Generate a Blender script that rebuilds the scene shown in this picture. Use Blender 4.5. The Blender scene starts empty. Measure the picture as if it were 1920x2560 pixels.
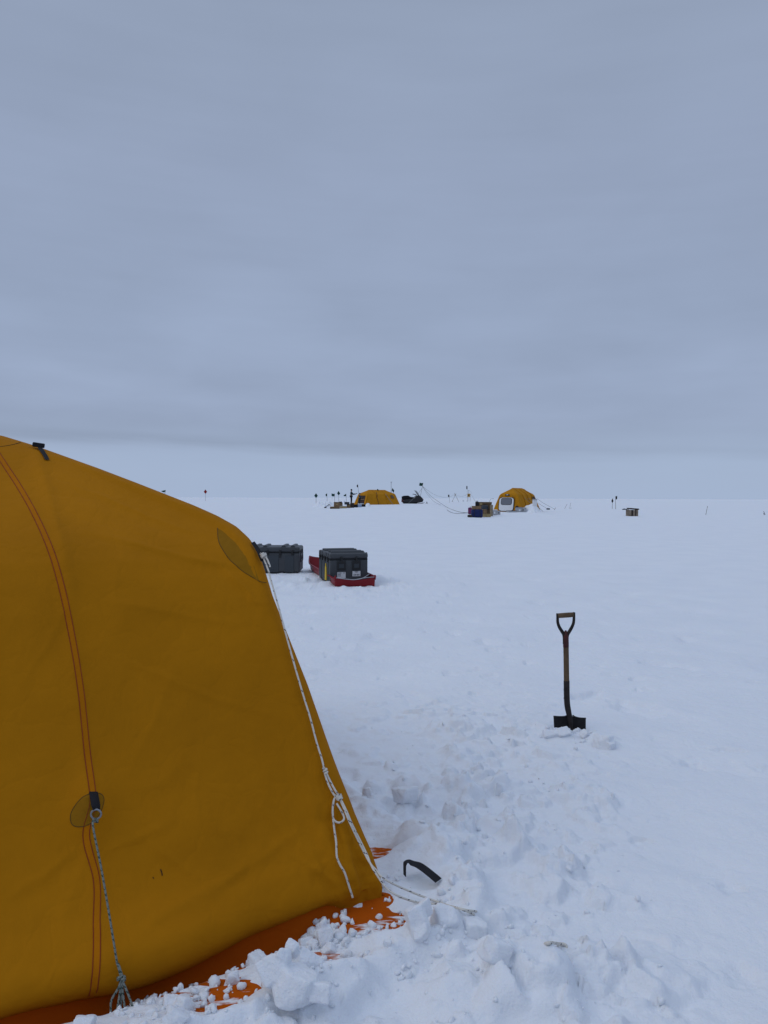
import bpy, bmesh, math, random
import numpy as np
from math import sin, cos, pi, radians, sqrt, atan2
from mathutils import Vector, Matrix, Euler

SC = bpy.context.scene
COL = SC.collection

# ---------------------------------------------------------------- camera
F, EYE = 1923.0, 1.65                      # focal length in photo pixels, eye height
PITCH, ROLL = math.atan((1280 - 1244.8) / F), radians(0.2)
cam = bpy.data.cameras.new('camera'); cam_o = bpy.data.objects.new('camera', cam); COL.objects.link(cam_o)
cam.sensor_fit = 'HORIZONTAL'; cam.sensor_width = 36; cam.lens = 36 * F / 1920
cam.clip_start = 0.05; cam.clip_end = 20000
_f = Vector((0, cos(PITCH), -sin(PITCH))); _u = Vector((0, sin(PITCH), cos(PITCH))); _x = Vector((1, 0, 0))
_r2 = cos(ROLL) * _x + sin(ROLL) * _u; _u2 = cos(ROLL) * _u - sin(ROLL) * _x
M = Matrix((_r2, _u2, -_f)).transposed().to_4x4(); M.translation = (0, 0, EYE)
cam_o.matrix_world = M
SC.camera = cam_o

# ---------------------------------------------------------------- sky and light
SUN_EL, SUN_AZ = radians(42), radians(-108)      # azimuth from +Y towards +X
SC.view_settings.view_transform = 'Standard'; SC.view_settings.look = 'None'
SC.view_settings.exposure = 0; SC.view_settings.gamma = 1; SC.view_settings.use_curve_mapping = False
W = bpy.data.worlds.new('World'); SC.world = W; W.use_nodes = True
nt = W.node_tree; nt.nodes.clear()
def N(t, kind, **kw):
    n = t.nodes.new(kind)
    for k, v in kw.items():
        if k.startswith('i_'):
            key = k[2:]; n.inputs[int(key) if key.isdigit() else key.replace('_', ' ')].default_value = v
        else: setattr(n, k, v)
    return n
def L(t, a, b): t.links.new(a, b)
def mth(t, op, a, b=None, c=None):
    n = t.nodes.new('ShaderNodeMath'); n.operation = op
    for i, v in enumerate((a, b, c)):
        if v is None: continue
        if isinstance(v, (int, float)): n.inputs[i].default_value = v
        else: t.links.new(v, n.inputs[i])
    return n.outputs[0]
def ramp(t, fac, stops, interp='LINEAR'):
    n = t.nodes.new('ShaderNodeValToRGB'); cr = n.color_ramp; cr.interpolation = interp
    while len(cr.elements) < len(stops): cr.elements.new(0.5)
    for e, (p, c) in zip(cr.elements, stops):
        e.position = p; e.color = (*c, 1) if len(c) == 3 else c
    t.links.new(fac, n.inputs[0]); return n.outputs[0]
def world():
    t = nt
    out = N(t, 'ShaderNodeOutputWorld'); tc = N(t, 'ShaderNodeTexCoord')
    sky = N(t, 'ShaderNodeTexSky', sky_type='NISHITA', sun_disc=False, sun_elevation=SUN_EL, sun_rotation=-SUN_AZ if False else SUN_AZ)
    sep = N(t, 'ShaderNodeSeparateXYZ'); L(t, tc.outputs['Generated'], sep.inputs[0])
    x, y, z = sep.outputs
    # clouds on a flat layer overhead
    zz = mth(t, 'ADD', mth(t, 'MAXIMUM', z, 0.0), 0.16)
    cx = mth(t, 'DIVIDE', x, zz); cy = mth(t, 'DIVIDE', y, zz)
    cv = N(t, 'ShaderNodeCombineXYZ'); L(t, cx, cv.inputs[0]); L(t, cy, cv.inputs[1])
    n1 = N(t, 'ShaderNodeTexNoise', i_Scale=0.75, i_Detail=3.0, i_Roughness=0.45, i_Distortion=0.5); L(t, cv.outputs[0], n1.inputs['Vector'])
    n2 = N(t, 'ShaderNodeTexNoise', i_Scale=2.2, i_Detail=4.0, i_Roughness=0.5, i_Distortion=0.3); L(t, cv.outputs[0], n2.inputs['Vector'])
    sv = N(t, 'ShaderNodeCombineXYZ'); L(t, mth(t, 'MULTIPLY', x, 2.3), sv.inputs[0])
    L(t, mth(t, 'ADD', mth(t, 'MULTIPLY', z, 26.0), mth(t, 'MULTIPLY', x, 0.8)), sv.inputs[1]); L(t, y, sv.inputs[2])
    n3 = N(t, 'ShaderNodeTexNoise', i_Scale=1.6, i_Detail=4.0, i_Roughness=0.55); L(t, sv.outputs[0], n3.inputs['Vector'])
    # elevation with a slant and a ragged edge, for the low dark bank
    ze = mth(t, 'ADD', z, mth(t, 'MULTIPLY', x, 0.022))
    ze = mth(t, 'ADD', ze, mth(t, 'MULTIPLY', mth(t, 'SUBTRACT', n3.outputs['Fac'], 0.5), 0.026))
    hor = (.378, .472, .648)
    base = ramp(t, z, [(0.0, hor), (0.05, (.366, .456, .628)), (0.10, (.332, .406, .566)), (0.22, (.322, .395, .548)), (0.38, (.312, .378, .522)),
                       (0.54, (.304, .369, .500)), (0.66, (.40, .485, .635)), (0.85, (.55, .66, .87)), (1.0, (.60, .715, .94))])
    bank = ramp(t, ze, [(0.0, (0, 0, 0)), (0.050, (0, 0, 0)), (0.066, (1, 1, 1)), (0.075, (.6, .6, .6)), (0.092, (.45, .45, .45)), (0.115, (0.10, .10, .10)), (0.15, (0, 0, 0))])
    bx = mth(t, 'MULTIPLY', bank, mth(t, 'SUBTRACT', 0.60, mth(t, 'MULTIPLY', x, 0.55)))
    bx = mth(t, 'MULTIPLY', bx, mth(t, 'ADD', 0.45, n3.outputs['Fac']))
    fac = mth(t, 'ADD', 0.74, mth(t, 'MULTIPLY', n1.outputs['Fac'], 0.32))
    fac = mth(t, 'ADD', fac, mth(t, 'MULTIPLY', n2.outputs['Fac'], 0.16))
    low = mth(t, 'MULTIPLY', mth(t, 'SUBTRACT', n3.outputs['Fac'], 0.5), 0.08)
    fac = mth(t, 'ADD', fac, low)
    # little structure right at the horizon
    hz = ramp(t, z, [(0.0, (0, 0, 0)), (0.05, (.25, .25, .25)), (0.14, (1, 1, 1))])
    fac = mth(t, 'ADD', 1.0, mth(t, 'MULTIPLY', mth(t, 'SUBTRACT', fac, 0.98), hz))
    fac = mth(t, 'SUBTRACT', fac, mth(t, 'MULTIPLY', bx, 0.25))
    mul = N(t, 'ShaderNodeVectorMath', operation='SCALE'); L(t, base, mul.inputs[0]); L(t, fac, mul.inputs['Scale'])
    b1 = N(t, 'ShaderNodeBackground', i_Strength=1.0); L(t, mul.outputs[0], b1.inputs[0])
    b2 = N(t, 'ShaderNodeBackground', i_Strength=0.06); L(t, sky.outputs[0], b2.inputs[0])
    mix = N(t, 'ShaderNodeMixShader'); mix.inputs[0].default_value = 0.06
    L(t, b1.outputs[0], mix.inputs[1]); L(t, b2.outputs[0], mix.inputs[2]); L(t, mix.outputs[0], out.inputs[0])
world()
sun = bpy.data.lights.new('sun', 'SUN'); sun.energy = 0.52; sun.angle = radians(38); sun.color = (1.0, .95, .88)
sun_o = bpy.data.objects.new('sun', sun); COL.objects.link(sun_o)
_sd = Vector((sin(SUN_AZ) * cos(SUN_EL), cos(SUN_AZ) * cos(SUN_EL), sin(SUN_EL)))
sun_o.rotation_euler = (-_sd).to_track_quat('-Z', 'Y').to_euler(); sun_o.location = _sd * 50
SC.cycles.max_bounces = 6; SC.cycles.diffuse_bounces = 4

# ---------------------------------------------------------------- pixel rays (only used to read positions off the photograph)
def ray(px, py):
    x = (px - 960) / F; y = -(py - 1280) / F; c, s = cos(ROLL), sin(ROLL)
    xr = c * x - s * y; yr = s * x + c * y
    return Vector((xr, cos(PITCH) + yr * sin(PITCH), yr * cos(PITCH) - sin(PITCH)))
def at(px, py, D):
    d = ray(px, py); return Vector((0, 0, EYE)) + d * (D / d.y)

# ---------------------------------------------------------------- noise
def _hash(ix, iy, seed):
    h = (ix.astype(np.int64) * 374761393 + iy.astype(np.int64) * 668265263 + seed * 974711) & 0xffffffff
    h = ((h ^ (h >> 13)) * 1274126177) & 0xffffffff
    h = h ^ (h >> 16)
    return (h & 0xffffff) / float(0xffffff)
def vnoise(x, y, seed=0):
    x = np.asarray(x, float); y = np.asarray(y, float)
    ix = np.floor(x); iy = np.floor(y); fx = x - ix; fy = y - iy
    u = fx * fx * fx * (fx * (fx * 6 - 15) + 10); v = fy * fy * fy * (fy * (fy * 6 - 15) + 10)
    a = _hash(ix, iy, seed); b = _hash(ix + 1, iy, seed); c = _hash(ix, iy + 1, seed); d = _hash(ix + 1, iy + 1, seed)
    return (a * (1 - u) + b * u) * (1 - v) + (c * (1 - u) + d * u) * v - 0.5
def fbm(x, y, seed=0, octv=4, gain=.5):
    s = 0; a = 1.0
    for o in range(octv):
        s = s + a * vnoise(x * 2 ** o + 17.3 * o, y * 2 ** o - 9.1 * o, seed + o); a *= gain
    return s
def sstep(a, b, x):
    t = np.clip((np.asarray(x, float) - a) / (b - a), 0, 1); return t * t * (3 - 2 * t)
def lumps(x, y, cell, seed, dens=1.0, soft=2.5):
    wx = x + cell * .35 * fbm(x / cell * 1.7, y / cell * 1.7, seed + 50, 3); wy = y + cell * .35 * fbm(x / cell * 1.7, y / cell * 1.7, seed + 60, 3)
    X = wx / cell; Y = wy / cell; ix = np.floor(X); iy = np.floor(Y); out = np.zeros_like(X)
    for dx in (-1, 0, 1):
        for dy in (-1, 0, 1):
            cx = ix + dx; cy = iy + dy
            r = lambda k: _hash(cx, cy, seed + 7 * k)
            px = X - (cx + .5 + .8 * (r(1) - .5)); py = Y - (cy + .5 + .8 * (r(2) - .5))
            a0 = r(3) * 6.28; d = 0
            for k in range(5):
                a = a0 + k * 1.2566 + .5 * (r(10 + k) - .5)
                d = np.maximum(d, (px * np.cos(a) + py * np.sin(a)) * (0.8 + .6 * r(20 + k)))
            rad = .30 + .45 * r(4); h = np.where(r(5) < dens, .25 + .75 * r(6) ** 1.5, 0)
            e = np.clip((1 - d / rad) * soft, 0, 1); e = e * e * (3 - 2 * e)
            tilt = 1 + .55 * (px * np.cos(a0 * 3) + py * np.sin(a0 * 3)) / rad
            out = np.maximum(out, h * e * np.clip(tilt, .2, 1.6))
    return out * cell

# ---------------------------------------------------------------- near tent frame (needed by the snow round it)
TC = Vector((0.0023, 3.1025, 0)); TU = Vector((.84826, .52957, 0)); TN = Vector((-.52957, .84826, 0))
TL, TW = 4.4, 3.8
def to_sn(x, y):
    dx = x - TC.x; dy = y - TC.y
    return dx * TU.x + dy * TU.y, dx * TN.x + dy * TN.y
def foot_dist(x, y):                       # signed distance outside the tent's footprint
    s, n = to_sn(x, y)
    qx = np.abs(s + TL / 2) - TL / 2; qy = np.abs(n - TW / 2) - TW / 2
    return np.hypot(np.maximum(qx, 0), np.maximum(qy, 0)) + np.minimum(np.maximum(qx, qy), 0)
def hit0(px, py, z=0.0):
    d = ray(px, py); t = (z - EYE) / d.z; return Vector((0, 0, EYE)) + d * t

# ---------------------------------------------------------------- snow height
def G(x, y):
    x = np.asarray(x, float); y = np.asarray(y, float)
    amp = .95 - .45 * sstep(.055, .135, x / np.maximum(y, 10))
    return amp * sstep(10, 112, y)
EXPO = [(945, 2266, .06, .045, 1.2), (900, 2310, .17, .055, 1.15), (940, 2333, .20, .05, 1.1), (560, 2515, .12, .10, 1.2), (860, 2420, .16, .085, 1.05), (800, 2440, .08, .05, .9),
        (935, 2150, .06, .06, 1.2), (505, 2535, .07, .05, .8), (960, 2142, .12, .02, .9)]
def skirt_z(x, y):
    s, n = to_sn(x, y); gate = sstep(-.20, -.5, s) * sstep(-2.2, -1.6, s)
    return .022 + .016 * fbm(x * 5, y * 14, 301, 3) - .085 * np.exp(-((n + .015) / .085) ** 2) * gate
def expo(x, y):
    e = np.zeros_like(np.asarray(x, float))
    for px, py, rx, ry, a in EXPO:
        p = hit0(px, py)
        e = e + a * np.exp(-((x - p.x) / rx) ** 2 - ((y - p.y) / ry) ** 2)
    s, n = to_sn(x, y)
    e = e + 1.2 * np.exp(-((n + .02) / .075) ** 2) * sstep(-.10, -.35, s)
    return e
HEAPS = [  # px, py, radius, height: bigger mounds of dug snow
    (1150, 2385, .16, .06), (1240, 2400, .13, .09), (1330, 2470, .2, .07), (1480, 2440, .12, .07), (1090, 2480, .22, .06), 
    (1050, 2230, .14, .02), (1100, 1995, .2, .11), (1130, 1965, .13, .09), (1025, 1985, .14, .09), (1190, 2005, .12, .08), (1240, 2080, .12, .07),
    (935, 1990, .10, .07), (1300, 2130, .1, .05), (1420, 2560, .25, .05), (1180, 2530, .2, .06), (1500, 2000, .13, .05),
    (1395, 1842, .15, .045), (1500, 1855, .13, .05), (1250, 1985, .07, .08), (900, 1890, .12, .05), (1020, 2330, .12, .03)]
def snow(x, y):
    x = np.asarray(x, float); y = np.asarray(y, float); sh = x.shape; x = x.ravel(); y = y.ravel()
    z = G(x, y)
    near = np.exp(-np.maximum(y - 6, 0) / 25.0)
    z = z + .035 * near * fbm(x * .9, y * .9, 3, 3) + .016 * near * fbm(x * 2.8, y * 3.5, 5, 4)
    z = z + .10 * fbm(x * .06, y * .05, 8, 3) * sstep(14, 50, y)
    m = (y > 1.0) & (y < 24) & (np.abs(x) < 7)
    xm, ym = x[m], y[m]; fd = foot_dist(xm, ym)
    # wind-scoured ripples on the smooth snow to the right
    a = .5 * xm + .87 * ym
    rip = vnoise(a * 9 + 1.3 * fbm(xm * 2, ym * 2, 21, 2), (xm * .87 - ym * .5) * 2.0, 22)
    add = .007 * rip * np.exp(-np.maximum(ym - 12, 0) / 6) - .14 * lumps(xm, ym, .45, 24, .12, 1.6) * sstep(24, 10, ym) - .16 * lumps(xm, ym, .16, 25, .12, 2.0) * sstep(14, 8, ym)
    # trampled, shovelled band running from the tent towards the shovel
    cx = .16 + .10 * (ym - 2.5)
    band = np.exp(-((xm - cx) / (.58 + .07 * ym)) ** 2) * sstep(7.4, 4.0, ym) + .5 * sstep(3.0, 2.3, ym) * sstep(1.2, .5, xm)
    band = np.clip(band * (.7 + .8 * fbm(xm * 1.3, ym * 1.3, 31, 2)), 0, 1)
    around = np.exp(-((xm + .9) / 2.2) ** 2 - ((ym - 14.6) / 2.0) ** 2)
    mm = (band + around) > .02
    if mm.any():
        xl, yl = xm[mm], ym[mm]; b = band[mm]; ar = around[mm]
        lum = .26 * lumps(xl, yl, .34, 11, .42, 2.6) + .40 * lumps(xl, yl, .16, 12, .42, 3.0) + .42 * lumps(xl, yl, .08, 13, .32, 3.0) + .34 * lumps(xl, yl, .04, 19, .25, 2.6) + .020 * fbm(xl * 4, yl * 4, 17, 4)
        lum = lum + .006 * fbm(xl * 14, yl * 14, 14, 4)
        low = .35 * lumps(xl, yl, .30, 15, .5, 1.3) + .03 * fbm(xl * 3, yl * 5, 16, 4)
        add[mm] += b * lum * 1.2 + ar * low * .85
    # dug mounds
    for i, (px, py, r, h) in enumerate(HEAPS):
        p = hit0(px, py); d = np.hypot(xm - p.x, (ym - p.y) * 1.1) / r
        k = d < 2.2
        if k.any():
            xx, yy = xm[k], ym[k]
            dd = d[k] * (1 + .9 * fbm((xx + i) / r * .8, yy / r * .8, 70 + i, 3))
            add[k] += .62 * h * sstep(1.0, .25, dd) * (1 + .35 * fbm(xx * 9, yy * 9, 90 + i, 3))
    zz = z[m] + add
    # the orange skirt: snow thrown over it, with bare streaks
    w = sstep(.47, .38, fd)
    e = expo(xm, ym)
    st = vnoise(xm * 6 + 3 * ym, ym * 34, 41) * .6 + vnoise(xm * 15, ym * 60, 42) * .4 + .5 * fbm(xm * 7, ym * 7, 43, 3)
    cover = skirt_z(xm, ym) + .020 + .010 * fbm(xm * 10, ym * 10, 44, 4) + .035 * sstep(.15, .42, fd) - .052 * np.clip(e, 0, 1.3) + .040 * st * np.clip(e * 1.5, 0.25, 1)
    cover = np.maximum(cover, skirt_z(xm, ym) - .03)
    zz = zz * (1 - w) + (cover + .75 * np.maximum(add, 0) * sstep(.12, .4, fd) * np.clip(1 - e, 0, 1)) * w
    zz = np.where(fd < -.03, -.16, zz)
    z[m] = zz
    return z.reshape(sh)
def sz(x, y): return float(snow(np.array([x]), np.array([y]))[0])
def gp(px, py):                            # where a pixel's ray meets the snow far out
    d = ray(px, py); ts = np.concatenate([np.arange(8, 120, .05), np.arange(120, 320, .5)])
    Zs = snow(ts * d.x, ts * d.y); k = np.nonzero(EYE + ts * d.z < Zs)[0]; k = k[0] if len(k) else len(ts) - 1
    return Vector((0, 0, EYE)) + d * float(ts[k])

# ---------------------------------------------------------------- materials
def mat(name, col, rough=.7, metal=0, spec=.3, noise=0, nscale=20, bump=0, bscale=60, sheen=0, col2=None, bdist=.01, coat=0):
    m = bpy.data.materials.new(name); m.use_nodes = True; t = m.node_tree; p = t.nodes['Principled BSDF']
    p.inputs['Base Color'].default_value = (*col, 1); p.inputs['Roughness'].default_value = rough
    p.inputs['Metallic'].default_value = metal; p.inputs['Specular IOR Level'].default_value = spec
    if sheen: p.inputs['Sheen Weight'].default_value = sheen; p.inputs['Sheen Roughness'].default_value = .5
    if coat: p.inputs['Coat Weight'].default_value = coat
    tc = N(t, 'ShaderNodeTexCoord')
    if noise:
        n = N(t, 'ShaderNodeTexNoise', i_Scale=nscale, i_Detail=5.0, i_Roughness=.6); L(t, tc.outputs['Object'], n.inputs['Vector'])
        c2 = col2 or tuple(c * (1 - noise) for c in col)
        c1 = col if col2 else tuple(min(1, c * (1 + noise)) for c in col)
        L(t, ramp(t, n.outputs['Fac'], [(.3, c2), (.7, c1)]), p.inputs['Base Color'])
    if bump:
        n = N(t, 'ShaderNodeTexNoise', i_Scale=bscale, i_Detail=4.0); L(t, tc.outputs['Object'], n.inputs['Vector'])
        b = N(t, 'ShaderNodeBump', i_Strength=bump, i_Distance=bdist); L(t, n.outputs['Fac'], b.inputs['Height']); L(t, b.outputs[0], p.inputs['Normal'])
    return m
def snow_mat():
    m = mat('snow', (.82, .845, .875), .75, spec=.15); t = m.node_tree; p = t.nodes['Principled BSDF']
    tc = N(t, 'ShaderNodeTexCoord'); v = tc.outputs['Object']
    n1 = N(t, 'ShaderNodeTexNoise', i_Scale=16, i_Detail=6.0, i_Roughness=.66); L(t, v, n1.inputs['Vector'])
    n2 = N(t, 'ShaderNodeTexNoise', i_Scale=130, i_Detail=3.0, i_Roughness=.6); L(t, v, n2.inputs['Vector'])
    n3 = N(t, 'ShaderNodeTexNoise', i_Scale=1.1, i_Detail=5.0, i_Roughness=.55); L(t, v, n3.inputs['Vector'])
    b1 = N(t, 'ShaderNodeBump', i_Strength=.5, i_Distance=.03); L(t, n1.outputs['Fac'], b1.inputs['Height'])
    b2 = N(t, 'ShaderNodeBump', i_Strength=.35, i_Distance=.004); L(t, n2.outputs['Fac'], b2.inputs['Height']); L(t, b1.outputs[0], b2.inputs['Normal'])
    L(t, b2.outputs[0], p.inputs['Normal'])
    L(t, ramp(t, n3.outputs['Fac'], [(.3, (.755, .785, .835)), (.7, (.80, .825, .865))]), p.inputs['Base Color'])
    p.inputs['Subsurface Weight'].default_value = .06; p.inputs['Subsurface Radius'].default_value = (.25, .5, 1.0); p.inputs['Subsurface Scale'].default_value = .02
    return m
M_SNOW = snow_mat()
def canvas_mat(name, col, fine=True):
    m = mat(name, col, .85, spec=.06); t = m.node_tree; p = t.nodes['Principled BSDF']
    tc = N(t, 'ShaderNodeTexCoord'); v = tc.outputs['Object']
    n = N(t, 'ShaderNodeTexNoise', i_Scale=1.6, i_Detail=6.0, i_Roughness=.6); L(t, v, n.inputs['Vector'])
    L(t, ramp(t, n.outputs['Fac'], [(.25, tuple(c * .84 for c in col)), (.75, tuple(c * 1.10 for c in col))]), p.inputs['Base Color'])
    if fine:
        # crumpled creases and the weave
        vo = N(t, 'ShaderNodeTexVoronoi', feature='DISTANCE_TO_EDGE', i_Scale=5.5); 
        wn = N(t, 'ShaderNodeTexNoise', i_Scale=3.0, i_Detail=3.0); L(t, v, wn.inputs['Vector'])
        mx = N(t, 'ShaderNodeVectorMath', operation='MULTIPLY_ADD'); L(t, wn.outputs['Color'], mx.inputs[0]); mx.inputs[1].default_value = (.5, .5, .5); L(t, v, mx.inputs[2])
        L(t, mx.outputs[0], vo.inputs['Vector'])
        cre = ramp(t, vo.outputs['Distance'], [(0, (0, 0, 0)), (.10, (.8, .8, .8)), (.3, (1, 1, 1))])
        n2 = N(t, 'ShaderNodeTexNoise', i_Scale=14, i_Detail=6.0, i_Roughness=.55, i_Distortion=.6); L(t, v, n2.inputs['Vector'])
        n4 = N(t, 'ShaderNodeTexNoise', i_Scale=420, i_Detail=2.0); L(t, v, n4.inputs['Vector'])
        b0 = N(t, 'ShaderNodeBump', i_Strength=.09, i_Distance=.02); L(t, cre, b0.inputs['Height'])
        b1 = N(t, 'ShaderNodeBump', i_Strength=.16, i_Distance=.02); L(t, n2.outputs['Fac'], b1.inputs['Height']); L(t, b0.outputs[0], b1.inputs['Normal'])
        b2 = N(t, 'ShaderNodeBump', i_Strength=.25, i_Distance=.0012); L(t, n4.outputs['Fac'], b2.inputs['Height']); L(t, b1.outputs[0], b2.inputs['Normal'])
        L(t, b2.outputs[0], p.inputs['Normal'])
    return m
C_YEL = (.405, .155, .0035)
M_CANVAS = canvas_mat('tent_canvas', C_YEL)
M_PATCH = canvas_mat('patch_canvas', (.27, .122, .007))
M_SLEEVE = canvas_mat('sleeve_canvas', (.43, .142, .003))
M_SKIRT = canvas_mat('skirt_canvas', (.43, .082, .003))
def dust(m):
    t = m.node_tree; p = t.nodes['Principled BSDF']; tc = N(t, 'ShaderNodeTexCoord'); mp = N(t, 'ShaderNodeMapping'); L(t, tc.outputs['Object'], mp.inputs[0])
    mp.inputs['Scale'].default_value = (6, 26, 6); mp.inputs['Rotation'].default_value = (0, 0, .15)
    n = N(t, 'ShaderNodeTexNoise', i_Scale=1.0, i_Detail=5.0, i_Roughness=.6); L(t, mp.outputs[0], n.inputs['Vector'])
    at_ = N(t, 'ShaderNodeAttribute', attribute_name='dust'); f = mth(t, 'ADD', n.outputs['Fac'], mth(t, 'MULTIPLY', at_.outputs['Fac'], .30))
    k = ramp(t, f, [(.60, (0, 0, 0)), (.68, (1, 1, 1))])
    mx = N(t, 'ShaderNodeMix', data_type='RGBA'); src = p.inputs['Base Color'].links[0].from_socket; L(t, k, mx.inputs[0]); L(t, src, mx.inputs[6]); mx.inputs[7].default_value = (.72, .73, .76, 1)
    L(t, mx.outputs[2], p.inputs['Base Color'])
dust(M_SKIRT)
M_FAR = canvas_mat('far_canvas', (.46, .20, .012), False)
M_THREAD = mat('red_thread', (.22, .026, .006), .8)
M_DSEAM = mat('dark_seam', (.07, .04, .008), .8)
M_WEB = mat('black_webbing', (.010, .010, .013), .8, bump=.4, bscale=300, bdist=.002)
def rope_mat(name, base, fleck, pitch=.034, f1=.38, f2=.30):
    m = mat(name, base, .85, spec=.15); t = m.node_tree; p = t.nodes['Principled BSDF']
    uv = N(t, 'ShaderNodeUVMap'); sp = N(t, 'ShaderNodeSeparateXYZ'); L(t, uv.outputs[0], sp.inputs[0])
    u, v = sp.outputs[0], sp.outputs[1]
    a = mth(t, 'FRACT', mth(t, 'DIVIDE', v, pitch))
    k1 = mth(t, 'LESS_THAN', a, f1)
    q = mth(t, 'FRACT', mth(t, 'ADD', mth(t, 'MULTIPLY', u, 2.0), mth(t, 'DIVIDE', v, pitch * .75)))
    k2 = mth(t, 'LESS_THAN', q, f2)
    fac = mth(t, 'MULTIPLY', k1, k2)
    mx = N(t, 'ShaderNodeMix', data_type='RGBA'); mx.inputs[6].default_value = (*base, 1); mx.inputs[7].default_value = (*fleck, 1)
    L(t, fac, mx.inputs[0]); L(t, mx.outputs[2], p.inputs['Base Color'])
    # braid relief
    w = mth(t, 'SINE', mth(t, 'ADD', mth(t, 'MULTIPLY', v, 900.0), mth(t, 'MULTIPLY', u, 12.56)))
    b = N(t, 'ShaderNodeBump', i_Strength=.5, i_Distance=.001); L(t, w, b.inputs['Height']); L(t, b.outputs[0], p.inputs['Normal'])
    return m
M_ROPE = rope_mat('white_rope', (.66, .63, .57), (.03, .035, .07), .046, .22, .28)
M_CORD = rope_mat('grey_green_cord', (.20, .22, .20), (.04, .07, .06), .02, .5, .5)
M_FROPE = mat('far_rope', (.23, .235, .23), .9)
M_WOOD = mat('worn_wood', (.13, .085, .046), .75, noise=.5, nscale=14, bump=.3, bscale=40, col2=(.06, .036, .02))
M_REDP = mat('worn_red_paint', (.10, .012, .010), .55, noise=.5, nscale=25, col2=(.03, .012, .012))
M_RUST = mat('dark_steel', (.035, .028, .026), .55, metal=.4, noise=.5, nscale=22, col2=(.012, .010, .010), bump=.2, bscale=80)
M_BLADE = mat('black_steel', (.014, .013, .014), .6, metal=.3, noise=.4, nscale=30)
M_CASE = mat('grey_case_plastic', (.042, .046, .051), .5, spec=.45, bump=.15, bscale=220, bdist=.002, noise=.08, nscale=6)
M_CASED = mat('recess_plastic', (.036, .044, .052), .55, spec=.4)
M_BLACK = mat('black_plastic', (.008, .008, .009), .45, spec=.4)
M_LABEL = mat('white_sticker', (.62, .63, .64), .6)
M_INK = mat('sticker_ink', (.06, .06, .07), .7)
M_SLED = mat('red_sled_plastic', (.20, .006, .012), .45, spec=.25, noise=.12, nscale=5)
M_YTAG = mat('yellow_plastic', (.62, .42, .02), .55)
M_BAMBOO = mat('bamboo', (.16, .125, .085), .7, noise=.3, nscale=10)
M_FLAG = mat('dark_green_flag', (.008, .050, .040), .8)
M_FLAGK = mat('black_flag', (.010, .011, .013), .85)
M_FLAGR = mat('red_flag', (.25, .012, .012), .8)
M_GREYM = mat('grey_metal', (.25, .26, .28), .45, metal=.5)
M_CARD = mat('cardboard', (.20, .125, .07), .85, noise=.15, nscale=4)
M_CARD2 = mat('brown_board', (.13, .088, .05), .85, noise=.2, nscale=4)
M_CARD3 = mat('tan_board', (.30, .23, .11), .85, noise=.2, nscale=4)
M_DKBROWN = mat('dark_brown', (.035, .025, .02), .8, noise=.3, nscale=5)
M_LTGREY = mat('light_grey_plastic', (.36, .37, .39), .55, noise=.08, nscale=5)
M_WHITE = mat('white_plastic', (.68, .69, .71), .55)
M_NAVY = mat('navy_fabric', (.010, .020, .095), .8, noise=.2, nscale=8, bump=.5, bscale=9, bdist=.05)
M_MAG = mat('purple_fabric', (.14, .030, .10), .8, noise=.2, nscale=6)
M_SLATE = mat('slate_fabric', (.040, .048, .060), .75, bump=.5, bscale=9, bdist=.04)
M_MESHW = mat('grey_window', (.14, .15, .175), .5)
M_PLY = mat('grey_plank', (.23, .185, .14), .85, noise=.4, nscale=5)
M_JACKET = mat('dark_teal_jacket', (.012, .030, .042), .85)
M_DARKC = mat('dark_cloth', (.008, .009, .012), .9)
M_SKIN = mat('skin', (.30, .17, .12), .6)
M_HOOD = mat('black_cowling', (.010, .011, .013), .3, spec=.5)
M_SHIELD = mat('smoky_windshield', (.30, .32, .34), .2, spec=.5)
M_ORANGE = mat('orange_box', (.50, .26, .03), .6)
M_BLUEW = mat('blue_white_plastic', (.25, .33, .48), .5)
M_SCUFF = mat('scuff_ink', (.035, .012, .004), .9)

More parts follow.
